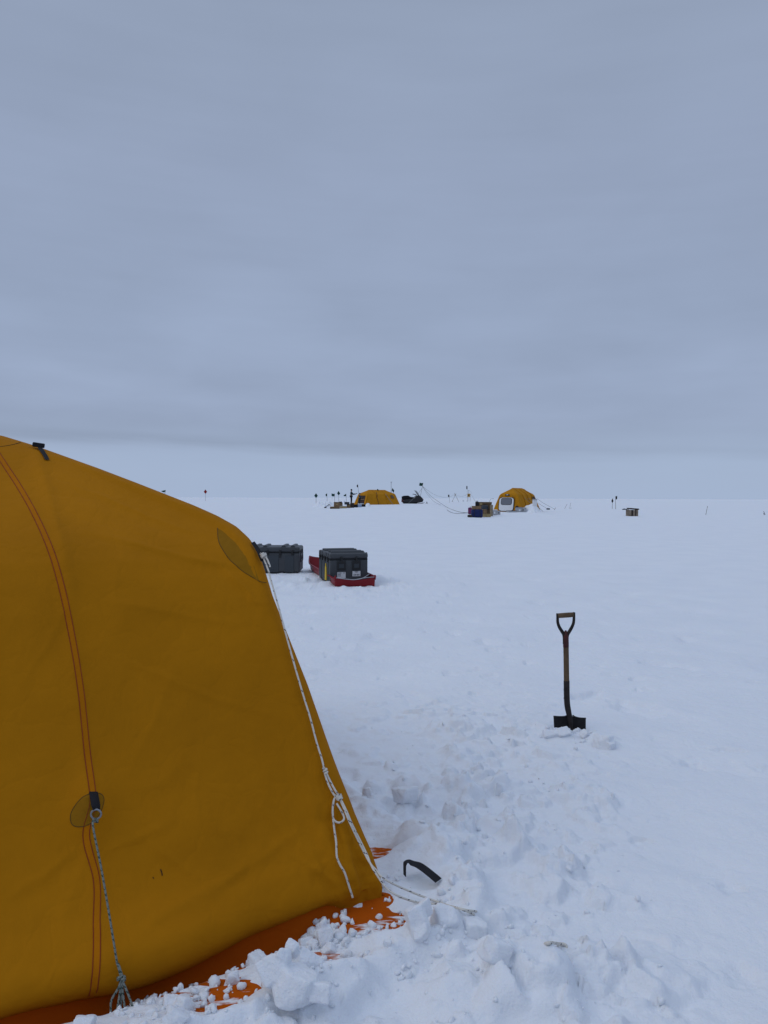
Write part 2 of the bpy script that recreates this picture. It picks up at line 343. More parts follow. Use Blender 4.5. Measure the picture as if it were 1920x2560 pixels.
# ---------------------------------------------------------------- mesh helpers
def link(name, me, m, parent=None, loc=None, smooth=False):
    o = bpy.data.objects.new(name, me); COL.objects.link(o)
    if m is not None: me.materials.append(m)
    if smooth: me.polygons.foreach_set('use_smooth', [True] * len(me.polygons))
    if parent is not None: o.parent = parent
    if loc is not None: o.location = loc
    return o
def tag(o, label=None, cat=None, group=None, kind=None):
    if label: o['label'] = label
    if cat: o['category'] = cat
    if group: o['group'] = group
    if kind: o['kind'] = kind
    return o
def thing(name, label, cat, loc, rz=0, group=None):
    o = bpy.data.objects.new(name, None); COL.objects.link(o); o.empty_display_size = .1
    o.location = loc; o.rotation_euler = (0, 0, rz)
    return tag(o, label, cat, group)
class MB:
    def __init__(s): s.v = []; s.f = []; s.uv = []
    def add(s, vs, fs, uvs=None):
        b = len(s.v); s.v += [tuple(v) for v in vs]
        for f in fs: s.f.append(tuple(i + b for i in f))
        s.uv += uvs if uvs else [(0, 0)] * len(vs)
        return s
    def box(s, c, d, rot=None, taper=0):
        hx, hy, hz = d[0] / 2, d[1] / 2, d[2] / 2; vs = []
        for z in (-1, 1):
            k = 1 - taper if z > 0 else 1
            for x, y in ((-1, -1), (1, -1), (1, 1), (-1, 1)): vs.append(Vector((x * hx * k, y * hy * k, z * hz)))
        if rot is not None: vs = [rot @ v for v in vs]
        vs = [v + Vector(c) for v in vs]
        return s.add(vs, [(3, 2, 1, 0), (4, 5, 6, 7), (0, 1, 5, 4), (1, 2, 6, 5), (2, 3, 7, 6), (3, 0, 4, 7)])
    def prism(s, pts, y0, y1):                     # outline in x,z, extruded along y
        n = len(pts); vs = [(x, y0, z) for x, z in pts] + [(x, y1, z) for x, z in pts]
        fs = [tuple(range(n)), tuple(range(2 * n - 1, n - 1, -1))] + [(i, i + n, (i + 1) % n + n, (i + 1) % n) for i in range(n)]
        return s.add(vs, fs)
    def tube(s, pts, r, n=8, cap=True):
        pts = [Vector(p) for p in pts]; k = len(pts); rs = r if isinstance(r, (list, tuple)) else [r] * k
        up = Vector((0.13, .29, .95)).normalized(); prev = None; ln = 0; vs = []; uvs = []; fs = []
        for i, p in enumerate(pts):
            d = (pts[min(i + 1, k - 1)] - pts[max(i - 1, 0)])
            d = d.normalized() if d.length > 1e-9 else Vector((0, 0, 1))
            a = prev if prev is not None else (up if abs(d.dot(up)) < .95 else Vector((1, 0, 0)))
            a = (a - d * a.dot(d)); a = a.normalized() if a.length > 1e-6 else d.orthogonal().normalized(); prev = a
            b = d.cross(a)
            if i: ln += (p - pts[i - 1]).length
            for j in range(n):
                t = 2 * pi * j / n; vs.append(p + (a * cos(t) + b * sin(t)) * rs[i]); uvs.append((j / n, ln))
        for i in range(k - 1):
            for j in range(n):
                j2 = (j + 1) % n; fs.append((i * n + j, i * n + j2, (i + 1) * n + j2, (i + 1) * n + j))
        if cap: fs.append(tuple(range(n - 1, -1, -1))); fs.append(tuple(range((k - 1) * n, k * n)))
        return s.add(vs, fs, uvs)
    def grid(s, rows):                             # rows of points -> quads
        nu = len(rows[0]); vs = [p for r in rows for p in r]; fs = []
        for i in range(len(rows) - 1):
            for j in range(nu - 1): fs.append((i * nu + j, i * nu + j + 1, (i + 1) * nu + j + 1, (i + 1) * nu + j))
        return s.add(vs, fs)
    def build(s, name, m, parent=None, loc=None, smooth=False, bevel=0, seg=2, origin=None, solid=0):
        me = bpy.data.meshes.new(name); v = s.v
        if origin is not None: o = Vector(origin); v = [tuple(Vector(p) - o) for p in v]; loc = origin
        me.from_pydata(v, [], s.f)
        uvl = me.uv_layers.new(name='UVMap'); idx = np.zeros(len(me.loops), int); me.loops.foreach_get('vertex_index', idx)
        uvl.data.foreach_set('uv', np.array(s.uv, float)[idx].ravel())
        o = link(name, me, m, parent, loc, smooth)
        if solid: md = o.modifiers.new('solid', 'SOLIDIFY'); md.thickness = solid; md.offset = 0
        if bevel: md = o.modifiers.new('bevel', 'BEVEL'); md.width = bevel; md.segments = seg; md.limit_method = 'ANGLE'
        return o
def spline(pts, n=10):
    P = [Vector(p) for p in pts]; out = []
    for i in range(len(P) - 1):
        a = P[max(i - 1, 0)]; b = P[i]; c = P[i + 1]; d = P[min(i + 2, len(P) - 1)]
        for k in range(n):
            t = k / n
            out.append(.5 * ((2 * b) + (c - a) * t + (2 * a - 5 * b + 4 * c - d) * t * t + (3 * b - a - 3 * c + d) * t ** 3))
    out.append(P[-1]); return out
def copy_tree(o, parent=None):
    c = o.copy(); COL.objects.link(c)
    if parent is not None: c.parent = parent; c.matrix_parent_inverse = o.matrix_parent_inverse.copy()
    for ch in list(o.children): copy_tree(ch, c)
    return c
def grid_mesh(name, P, m, smooth=True, wrap=False):   # P: (rows, cols, 3) numpy
    r, c = P.shape[:2]; me = bpy.data.meshes.new(name)
    i = np.arange(r - 1)[:, None]; cc = c if wrap else c - 1; j = np.arange(cc)[None, :]; j2 = (j + 1) % c
    q = np.stack([i * c + j, i * c + j2, (i + 1) * c + j2, (i + 1) * c + j], -1).reshape(-1, 4)
    me.vertices.add(r * c); me.vertices.foreach_set('co', P.reshape(-1).astype(np.float32))
    me.loops.add(q.size); me.loops.foreach_set('vertex_index', q.reshape(-1).astype(np.int32))
    me.polygons.add(len(q)); me.polygons.foreach_set('loop_start', np.arange(0, q.size, 4, dtype=np.int32))
    me.polygons.foreach_set('use_smooth', np.full(len(q), smooth)); me.update(); me.validate()
    return me

# ---------------------------------------------------------------- ground: one sheet to the horizon
def axis(lo, hi, step, g, end_lo, end_hi):
    a = list(np.arange(lo, hi, step)); s = step
    while a[-1] < end_hi: s *= g; a.append(a[-1] + s)
    s = step; b = []; x = lo
    while x > end_lo: s *= g; x -= s; b.append(x)
    return np.array(b[::-1] + a)
GX = axis(-1.35, 2.3, .0105, 1.035, -6000, 6000); GY = axis(2.0, 6.3, .0105, 1.022, -60, 9000)
XX, YY = np.meshgrid(GX, GY)
ZZ = snow(XX, YY)
me = grid_mesh('snow_ground', np.stack([XX, YY, ZZ], -1), None)
tag(link('snow_ground', me, M_SNOW), 'trampled white snowfield stretching to the horizon', kind='structure')
ZI = lambda x, y: sz(x, y)

# ---------------------------------------------------------------- the near tent
PROF = np.array([(0, .17, .012), (.03, .14, .004), (.055, .07, 0), (.08, .003, .004), (.12, .008, .012), (.20, .035, .03), (.33, .117, .06), (.54, .225, .103), (.83, .362, .156),
                 (1.2, .53, .245), (1.31, .598, .253), (1.39, .66, .258), (1.455, .733, .275), (1.51, .815, .308), (1.56, .90, .372), (1.61, .98, .462),
                 (1.72, 1.17, .69), (1.795, 1.304, .85), (1.86, 1.42, 1.0), (1.905, 1.513, 1.10), (1.96, 1.683, 1.23), (2.0, 1.9, 1.36)])
def prof_table(n, P=PROF):
    seg = np.hypot(np.hypot(np.diff(P[:, 0]), np.diff(P[:, 1])), 0); l = np.concatenate([[0], np.cumsum(seg)]); l /= l[-1]
    t = np.linspace(0, 1, 2001); T = np.stack([np.interp(t, l, P[:, k]) for k in range(3)], 1)
    ker = np.exp(-np.linspace(-2, 2, 41) ** 2); ker /= ker.sum()
    pad = np.concatenate([np.repeat(T[:1], 20, 0), T, np.repeat(T[-1:], 20, 0)])
    S = np.stack([np.convolve(pad[:, k], ker, 'valid') for k in range(3)], 1)
    k = np.linspace(0, 2000, n).astype(int); return S[k]
PT = prof_table(2001)
dP = np.gradient(PT, axis=0); _ln = np.hypot(dP[:, 0], dP[:, 1]) + 1e-9
NN = -dP[:, 0] / _ln; NZ = dP[:, 1] / _ln                 # outward normal in (n, z)
def a_of(z): return np.interp(z, PT[:, 0], PT[:, 1])
def b_of(z): return np.interp(z, PT[:, 0], PT[:, 2])
def pix2wall(px, py):
    d = ray(px, py); z = 1.0
    for k in range(200):
        a = float(a_of(min(max(z, .11), 2.0))); t = (TN.dot(TC) + a) / (TN.x * d.x + TN.y * d.y); z = .5 * z + .5 * (EYE + t * d.z)
    p = Vector((0, 0, EYE)) + d * t
    return TU.dot(p - TC), z
CREASES = [((330, 2330), (640, 2140), .006), ((20, 2240), (210, 2120), .005), ((640, 2010), (860, 2230), .004), ((500, 2260), (760, 2070), .005),
           ((240, 1330), (640, 1420), .007), ((180, 1210), (520, 1330), .005), ((250, 1500), (640, 1560), .004), ((60, 1700), (180, 1500), .004),
           ((300, 1650), (700, 1800), .004), ((540, 1400), (660, 1520), .008), ((330, 2080), (560, 2230), .004), ((260, 2130), (420, 2060), .005), ((700, 2120), (900, 2240), .006)]
CRW = [(pix2wall(*a), pix2wall(*b), h) for a, b, h in CREASES]
GUY = pix2wall(228, 2010)
def disp(s, z):
    s = np.asarray(s, float); z = np.asarray(z, float); s, z = np.broadcast_arrays(s, z)
    win = sstep(.05, .35, z) * sstep(2.0, 1.75, z)
    fr = s / 1.1 - np.floor(s / 1.1); d = -.018 * np.sin(pi * fr) * win * sstep(1.2, 1.55, z) - .006 * np.sin(pi * fr) * win
    dist = np.minimum(fr, 1 - fr) * 1.1
    d = d + .007 * np.exp(-(dist / .03) ** 2) * win * (s < -.5)
    d = d + .045 * np.exp(-(((s - GUY[0]) / .075) ** 2 + ((z - GUY[1]) / .085) ** 2)) - .010 * np.exp(-(((s - GUY[0] + .03) / .16) ** 2 + ((z - GUY[1] + .10) / .10) ** 2))
    hem = np.exp(-((z - .10) / .10) ** 2)
    d = d + .085 * np.exp(-((s + .92) / .36) ** 2) * hem + .05 * np.exp(-((s + 1.7) / .5) ** 2) * hem + .010 * np.exp(-((s + .4) / .15) ** 2) * hem
    d = d + .009 * fbm(s * 1.5 + z * .9, z * 1.3 - s * .5, 201, 3) * win
    d = d + .0034 * fbm(s * 6 + z * 3.5, z * 4.5 - s * 2.0, 205, 4) * (.4 + sstep(1.5, .2, z))
    rid = 1 - 2 * np.abs(fbm(s * 3.2 - z * 2.2, z * 2.0 + s * .8, 211, 3)); d = d + .0035 * rid * rid * win
    # bunched folds above the right-hand foot
    w = np.exp(-((s + .03) / .19) ** 2) * sstep(1.0, .15, z)
    p = s * .9 + z * .22 + .03 * fbm(s * 5, z * 4, 221, 2)
    d = d + .060 * w * vnoise(p * 22, z * 3.0, 223) + .036 * w * vnoise(p * 40 - z * 5, z * 6, 224) + .04 * w * np.abs(fbm(s * 12 + z * 6, z * 10, 225, 3))
    for (A, B, h) in CRW:
        dx, dz = B[0] - A[0], B[1] - A[1]; l2 = dx * dx + dz * dz; h = h * .9
        t = np.clip(((s - A[0]) * dx + (z - A[1]) * dz) / l2, 0, 1)
        wob = .02 * vnoise(t * 5, t * 0 + A[0] * 9, 231)
        q = ((s - A[0]) * -dz + (z - A[1]) * dx) / sqrt(l2) + wob
        en = np.sin(pi * np.clip(t, .02, .98)) ** .5
        along = np.hypot(s - A[0] - t * dx, z - A[1] - t * dz)
        d = d + h * en * np.exp(-(np.maximum(along - np.abs(q), 0) / .03) ** 2) * (np.exp(-(q / .012) ** 2) - .6 * np.exp(-((q + .028) / .03) ** 2))
    return d
def tuck(s, z):                                # how far the foot of the wall folds in under itself
    return sstep(-.12, -.45, s)
def wall(s, z, off=0.0):                       # point on the front wall; z is the profile's height
    z = float(min(max(z, PT[0, 0]), 2.0)); k = int(np.searchsorted(PT[:, 0], z)); k = min(max(k, 0), 2000)
    a = float(PT[k, 1]); 
    if z < .11: a *= float(tuck(s, z))
    d = float(disp(s, z)) + off
    return TC + TU * s + TN * (a + NN[k] * d) + Vector((0, 0, z + NZ[k] * d))
def wpix(px, py, off=0.0):
    s, z = pix2wall(px, py); return wall(s, max(z, .02), off)
def build_near_canopy(parent):
    nt_ = 300; nf = 600; r = .10
    k = np.linspace(0, 2000, nt_).astype(int); rows = []
    q = np.linspace(-1, 1, nf)
    for i in k:
        z, a, b = PT[i]; hx = TL / 2 - b + .008 + .019 * float(sstep(.0, .6, z)); hy = max(TW / 2 - a, .0); rr = min(.03 + (r - .03) * float(sstep(.0, .6, z)), hy * .9, hx * .9)
        s = -TL / 2 + q * (hx - rr); zz = np.full(nf, z); zlow = zz - np.maximum(.08 - z, 0) * 1.3 * sstep(-.20, -.5, s)
        a_loc = np.full(nf, a)
        if z < .11: a_loc = a * tuck(s, z)
        d = disp(s, zz); fade = np.where(hy < .12, hy / .12, 1.0)
        sn = [(s, a_loc + NN[i] * d * fade, zlow + NZ[i] * d * fade)]
        dr = float(d[-1]); a_r = float(a_loc[-1])
        # right-hand corner, end wall, far side, left end
        th = np.linspace(-pi / 2, 0, 9)[1:]
        fall = np.linspace(1, 0, 8)
        yc = (TW / 2 - a_r) if z < .11 else hy
        cxn = -TL / 2 + hx - rr
        sn.append((cxn + rr * np.cos(th) , TW / 2 - (yc - rr) + rr * np.sin(th) + NN[i] * dr * fall, np.full(8, z)))
        qe = np.linspace(-1, 1, 60)[1:]
        sn.append((np.full(59, -TL / 2 + hx), TW / 2 + qe * (hy - rr), np.full(59, z)))
        qb = np.linspace(1, -1, 60)
        sn.append((-TL / 2 + qb * (hx - rr), np.full(60, TW / 2 + hy), np.full(60, z)))
        ql = np.linspace(1, -1, 40)
        sn.append((np.full(40, -TL / 2 - hx), TW / 2 + ql * (hy - rr), np.full(40, z)))
        S = np.concatenate([x[0] for x in sn]); Nn = np.concatenate([x[1] for x in sn]); Zz = np.concatenate([x[2] for x in sn])
        rows.append(np.stack([TC.x + TU.x * S + TN.x * Nn, TC.y + TU.y * S + TN.y * Nn, Zz], -1))
    P = np.array(rows); P -= np.array(parent.location)
    return link('canopy', grid_mesh('canopy', P, None, wrap=True), M_CANVAS, parent)
T0 = TC - TU * (TL / 2) + TN * (TW / 2)
near_tent = thing('expedition_tent', 'big yellow canvas tent filling the left foreground, its hem on orange snow flaps', 'tent', T0)
build_near_canopy(near_tent)
def loc(p): return tuple(Vector(p) - T0)
def strip_on_wall(name, sz_pts, w, m, off=.002, n=14, sub=3, parent=near_tent):   # flat ribbon lying on the wall
    P = spline([(s, z, 0) for s, z in sz_pts], n); rows = []
    for i, p in enumerate(P):
        d = (P[min(i + 1, len(P) - 1)] - P[max(i - 1, 0)]).normalized(); nx, nz = -d.y, d.x
        rows.append([loc(wall(p.x + nx * w * q, p.y + nz * w * q, off)) for q in np.linspace(-.5, .5, sub)])
    return MB().grid(rows).build(name, m, parent, smooth=True)
def line_on_wall(name, sz_pts, r, m, off=.001, n=14, parent=near_tent):
    P = spline([(s, z, 0) for s, z in sz_pts], n)
    return MB().tube([loc(wall(p.x, p.y, off)) for p in P], r, 6).build(name, m, parent, smooth=True)
SEAM_PX = [(-40, 1090), (0, 1142), (69, 1250), (127, 1377), (174, 1562), (199, 1713), (214, 1852), (226, 2002), (214, 2090), (240, 2200), (238, 2315), (222, 2440), (210, 2505)]
seam = [pix2wall(*p) for p in SEAM_PX]
seam = [(seam[0][0] - .10, seam[0][1] + .06)] + seam
sl = strip_on_wall('pole_sleeve', seam, .020, M_SLEEVE, .0012, 16)
for sg in (-1, 1):
    P = spline([(s, z, 0) for s, z in seam], 16); q = []
    for i, p in enumerate(P):
        d = (P[min(i + 1, len(P) - 1)] - P[max(i - 1, 0)]).normalized(); q.append((p.x - d.y * .0105 * sg, p.y + d.x * .0105 * sg))
    MB().tube([loc(wall(a, b, .0012)) for a, b in q], .0016, 6).build('stitch_line', M_THREAD, near_tent, smooth=True)
# shoulder patch and its seam
pc = [pix2wall(*p) for p in [(545, 1292), (546, 1315), (549, 1345), (562, 1372), (579, 1397), (603, 1420), (633, 1441), (652, 1452), (668, 1455)]]
pcs = spline([(s, z, 0) for s, z in pc], 5)
rows = []
for p in pcs:
    e = -float(b_of(p.y)) - .045
    rows.append([loc(wall(p.x + (max(e, p.x) - p.x) * k, p.y, .0016)) for k in np.linspace(0, 1, 12)])
MB().grid(rows).build('corner_patch', M_PATCH, near_tent, smooth=True)
MB().tube([loc(wall(p.x, p.y, .0012)) for p in pcs], .0014, 6).build('patch_seam', M_DSEAM, near_tent, smooth=True)
line_on_wall('patch_seam', [pix2wall(*p) for p in [(-30, 1115), (0, 1116), (30, 1112), (52, 1106)]], .0014, M_DSEAM)
# round guy patch
gpix = [(1030, 370), (900, 440), (780, 590), (715, 740), (730, 890), (800, 955), (930, 970), (1040, 935), (1150, 860), (1240, 740), (1290, 620), (1320, 470), (1280, 380), (1180, 350)]
ol = [pix2wall(80 + x / 7.54, 1940 + y / 7.54) for x, y in gpix]
ring = spline([(s, z, 0) for s, z in ol] + [(ol[0][0], ol[0][1], 0)], 5)
cs = sum(p.x for p in ring) / len(ring); cz = sum(p.y for p in ring) / len(ring)
MB().grid([[loc(wall(cs + (p.x - cs) * k, cz + (p.y - cz) * k, .0022)) for p in ring] for k in np.linspace(.02, 1, 12)]).build('guy_patch', M_PATCH, near_tent, smooth=True)
MB().tube([loc(wall(p.x, p.y, .0018)) for p in ring], .0013, 6).build('patch_seam', M_DSEAM, near_tent, smooth=True)
# black webbing tab with a ring at the guy point
def tabpt(px, py, off): return loc(wpix(px, py, off))
rows = []
for y, xl, xr, off in [(1984, 217, 238, .003), (1995, 216.5, 238.5, .012), (2008, 217, 239, .024), (2020, 217.5, 240, .032), (2031, 221, 240, .036), (2034, 221.5, 239.5, .030)]:
    rows.append([tabpt(xl + (xr - xl) * k, y, off) for k in (0, .33, .66, 1)])
MB().grid(rows).build('guy_tab', M_WEB, near_tent, smooth=True, solid=.003)
rc = Vector(tabpt(230.5, 2043, .034)); fw = Vector((ray(230, 2043).x, ray(230, 2043).y, 0)).normalized()
side = Vector((fw.y, -fw.x, 0)); upv = Vector((0, 0, 1))
MB().tube([rc + side * (.0165 * cos(t)) + upv * (.0165 * sin(t)) - fw * .004 * cos(t) for t in np.linspace(0, 2 * pi, 33)], .0035, 8).build('guy_ring', M_GREYM, near_tent, smooth=True)
# black webbing on the roof line and at the shoulder
rp = [pix2wall(*p) for p in [(97, 1119), (104, 1130), (112, 1142), (118, 1153)]]
strip_on_wall('roof_tab', rp, .022, M_WEB, .006, 8)
s0, z0 = pix2wall(96, 1119)
MB().box(loc(wall(s0, z0, .010)), (.055, .02, .022), Matrix.Rotation(atan2(TU.y, TU.x), 3, 'Z') @ Matrix.Rotation(.12, 3, 'Y')).build('buckle', M_WEB, near_tent, bevel=.004)
sp = [pix2wall(*p) for p in [(627, 1352), (637, 1368), (646, 1388), (652, 1402)]]
strip_on_wall('shoulder_loop', [(s + .012, z) for s, z in sp], .022, M_WEB, .008, 8)
# scuffs on the cloth
for a, b, w in [((402, 2173), (406, 2189), .004), ((382, 2193), (384, 2197), .003)]:
    strip_on_wall('scuff_mark', [pix2wall(*a), pix2wall((a[0] + b[0]) / 2 + 1, (a[1] + b[1]) / 2), pix2wall(*b)], w, M_SCUFF, .0015, 4)
# orange snow flap all round the foot
path = []
for s in np.arange(-TL, -1.9, .10): path.append((s, 0, 0, -1))
for s in np.arange(-1.9, 0, .014): path.append((s, 0, 0, -1))
for t in np.linspace(-pi / 2, 0, 24): path.append((0, 0, cos(t), sin(t)))
for n in np.arange(.015, 1.0, .02): path.append((0, n, 1, 0))
for n in np.arange(1.0, TW + .01, .1): path.append((0, n, 1, 0))
for s in np.arange(-.1, -TL, -.15): path.append((s, TW, 0, 1))
for n in np.arange(TW, -.01, -.15): path.append((-TL, n, -1, 0))
path.append((-TL, 0, -1, 0)); path.append((-TL, 0, -.7, -.7)); path.append(path[0])
A = np.array(path); wv = np.linspace(-.14, .42, 34)[:, None]
S = A[None, :, 0] + wv * A[None, :, 2]; Nn = A[None, :, 1] + wv * A[None, :, 3]
X = TC.x + TU.x * S + TN.x * Nn; Y = TC.y + TU.y * S + TN.y * Nn
Z = skirt_z(X, Y) + .12 * sstep(.005, -.06, wv) * np.where(A[None, :, 3] < -.9, sstep(-.05, -.4, A[None, :, 0]), .4) + .004
P = np.stack([X, Y, Z], -1) - np.array(T0)
fl = link('snow_flap', grid_mesh('snow_flap', P, None), M_SKIRT, near_tent)
at_ = fl.data.attributes.new('dust', 'FLOAT', 'POINT')
at_.data.foreach_set('value', (np.broadcast_to(sstep(.08, .2, wv) , X.shape) * (.6 + 1.0 * fbm(X * 6, Y * 6, 333, 2)) - .6 * np.broadcast_to(sstep(.10, .04, wv), X.shape)).ravel().astype(np.float32))

# ---------------------------------------------------------------- ropes on the near tent
def rope(name, label, cat, strands, r, m, group=None):
    mb = MB(); P0 = Vector(strands[0][0])
    for st in strands: mb.tube([Vector(p) - P0 for p in spline(st, 8)], r, 8)
    o = mb.build(name, m, None, loc=P0, smooth=True); return tag(o, label, cat, group)
def onw(px, py, off): return wpix(px, py, off)
def gnd(px, py, lift=.008):                    # on the real snow surface seen at that pixel
    d = ray(px, py); o = Vector((0, 0, EYE)); t = (0 - EYE) / d.z
    ts = np.linspace(t * .82, t * 1.02, 160); X = ts * d.x; Y = ts * d.y; Zs = snow(X, Y); ray_z = EYE + ts * d.z
    k = int(np.argmax(ray_z < Zs)); p = o + d * ts[k]; p.z = Zs[k] + lift; return p
RR = .0041
main = [onw(*p, .02) for p in [(655, 1391), (669, 1428), (675, 1453), (681, 1476), (698, 1535), (719, 1613), (737, 1682), (755, 1747), (769.5, 1796), (786, 1857), (798, 1897), (806, 1930)]]
lA = [onw(*p, .022) for p in [(803, 1925), (812, 1956), (825, 1985), (835, 2000)]]
lB = [onw(*p, .024) for p in [(808, 1932), (817, 1950), (830, 1978), (842, 1998)]]
e1 = [onw(*p, .03) for p in [(838, 1999), (848, 2030), (865, 2072), (902, 2135)]] + [at(926, 2159, 3.02), at(940, 2175, 3.0), at(965, 2200, 2.975), at(1031, 2231, gnd(1050, 2250).y - .03)] + [gnd(x, y, .007) for x, y in ((1098, 2261), (1150, 2277), (1191, 2291))]
e2 = [onw(*p, .034) for p in [(840, 2003), (853, 2035), (869, 2070), (905, 2133)]] + [at(928, 2163, 3.01), at(940, 2184, 2.985), at(966, 2220, 2.96), at(998, 2241, 2.95), at(1048, 2257, gnd(1060, 2262).y - .02)] + [gnd(x, y, .007) for x, y in ((1098, 2265), (1150, 2281), (1185, 2292))]
lp = [onw(*p, .024) for p in [(838, 1990), (830, 1996), (825, 2010), (824, 2035), (829, 2053), (838, 2062), (846, 2057), (848, 2046), (840, 2028), (832, 2012)]]
tl = [onw(*p, .02) for p in [(829, 1998), (825, 2020), (826, 2040), (830, 2074), (833, 2110), (833, 2145), (840, 2162), (850, 2180), (860, 2208), (867.5, 2229)]]
def knot(px, py, off, r=.011, turns=3):
    c = onw(px, py, off); ax = (onw(px + 6, py + 20, off) - c).normalized(); a = ax.orthogonal().normalized(); b = ax.cross(a)
    return [c + a * r * cos(t) + b * r * sin(t) + ax * (.022 * (t / (turns * 2 * pi) - .5)) for t in np.linspace(0, turns * 2 * pi, 14 * turns)]
k1 = knot(656, 1394, .03, .011, 3); k2 = knot(837, 1997, .03, .0105, 3); k3 = knot(806, 1930, .026, .007, 2)
t1 = [onw(658, 1396, .035), onw(665, 1408, .036), onw(672, 1423, .03)]
rope('guy_rope', 'white dark-flecked rope knotted at the near tent shoulder and trailing onto the snow', 'rope', [main, lA, lB, e1, e2, lp, tl, k1, k2, k3, t1], RR, M_ROPE)
c0 = Vector(T0) + rc
gc = [c0 - upv * .017, at(232, 2062, 2.60), at(253, 2170, 2.555), at(274, 2292, 2.50), at(293, 2410, 2.455)]
kn = at(303, 2447, 2.44)
def kn_loop(c, r): return [c + Vector((r * cos(t), .5 * r * sin(2 * t), .014 * (t / 12.5 - .5) + r * .5 * sin(t))) for t in np.linspace(0, 12.5, 30)]
st = [[kn, at(296, 2470, 2.43), at(279, 2500, 2.42), at(277, 2530, 2.41), at(280, 2590, 2.40)], [kn, at(300, 2480, 2.43), at(293, 2525, 2.41), at(286, 2590, 2.395)],
      [kn, at(304, 2490, 2.43), at(299, 2540, 2.41), at(297, 2595, 2.39)], [kn, at(307, 2480, 2.43), at(313, 2530, 2.41), at(322, 2590, 2.395)],
      [kn, at(314, 2470, 2.43), at(331, 2515, 2.415), at(348, 2570, 2.40), at(356, 2600, 2.39)]]
gk = [at(293, 2408, 2.455), at(298, 2425, 2.447), kn]
gk2 = [at(295, 2408, 2.452), at(302, 2428, 2.445), kn + Vector((.006, 0, 0))]
rope('guy_line', 'thin grey-green guy cord hanging from the ring on the near tent wall', 'cord', [gc, gk, gk2, kn_loop(kn, .011), kn_loop(c0 - upv * .022, .005)] + st, .0036, M_CORD)
# black strap on the snow
D0 = gnd(1050, 2192).y; DE = gnd(1102, 2203).y
sp = [at(1009, 2186, D0), at(1008.5, 2165, D0), at(1010, 2154, D0), at(1022, 2149, D0 + .01), at(1036, 2153, D0 + .01), at(1052, 2157, D0), at(1068, 2167, D0 - .01), at(1086, 2181, D0 * .5 + DE * .5 - .01), at(1104, 2196, DE)]
S_ = spline(sp, 6); rows = []
for i, p in enumerate(S_):
    k = i / (len(S_) - 1); wv_ = Vector((.30, -.95, .10)).lerp(Vector((-.62, -.78, -.02)), min(1, max(0, (k - .25) / .3))); wd = .030 + .014 * min(1, k * 1.5)
    rows.append([p - S_[0] + wv_ * wd * q for q in (0, .5, 1)])
tag(MB().grid(rows).build('webbing_strap', M_WEB, None, loc=S_[0], smooth=False, solid=.0018), 'black webbing strap arched over the snow beside the tent corner', 'strap')
rope('rope_end', 'short stub of white rope poking out of the snow below the shovel', 'rope', [[gnd(1362, 2356, -.006), gnd(1375, 2361, .004), gnd(1395, 2365, .008), gnd(1414, 2366, .004), gnd(1418, 2376, -.012)]], .006, M_ROPE)

# ---------------------------------------------------------------- snow blocks
def chunk_mesh(seed, dims, planes=8, sub=4, sharp=40.0, rough=.085):
    rnd = np.random.RandomState(seed); bm = bmesh.new(); bmesh.ops.create_icosphere(bm, subdivisions=sub, radius=1.0)
    V = np.array([v.co[:] for v in bm.verts]); nrm = rnd.normal(size=(planes, 3)); nrm /= np.linalg.norm(nrm, axis=1)[:, None]
    q_, _ = np.linalg.qr(np.eye(3) + .55 * rnd.normal(size=(3, 3))); nrm = np.concatenate([nrm, q_, -q_]); dd = np.concatenate([rnd.uniform(.62, 1.0, planes), rnd.uniform(.60, .80, 6)])
    c = np.maximum(V @ nrm.T, 1e-3) / dd
    rad = (np.sum(c ** sharp, 1)) ** (-1 / sharp)
    n = fbm(V[:, 0] * 2.2 + V[:, 2] * 1.3 + seed, V[:, 1] * 2.2 - V[:, 2] * 1.7, seed, 5) * rough * 1.5 + fbm(V[:, 0] * 9 + V[:, 2] * 5, V[:, 1] * 9 - V[:, 2] * 6 + seed, seed + 9, 3) * rough * .35
    V = V * (rad * (1 + n))[:, None] * np.array(dims) / 2
    for v, p in zip(bm.verts, V): v.co = p
    me = bpy.data.meshes.new('snow_block'); bm.to_mesh(me); bm.free()
    me.polygons.foreach_set('use_smooth', [True] * len(me.polygons)); return me
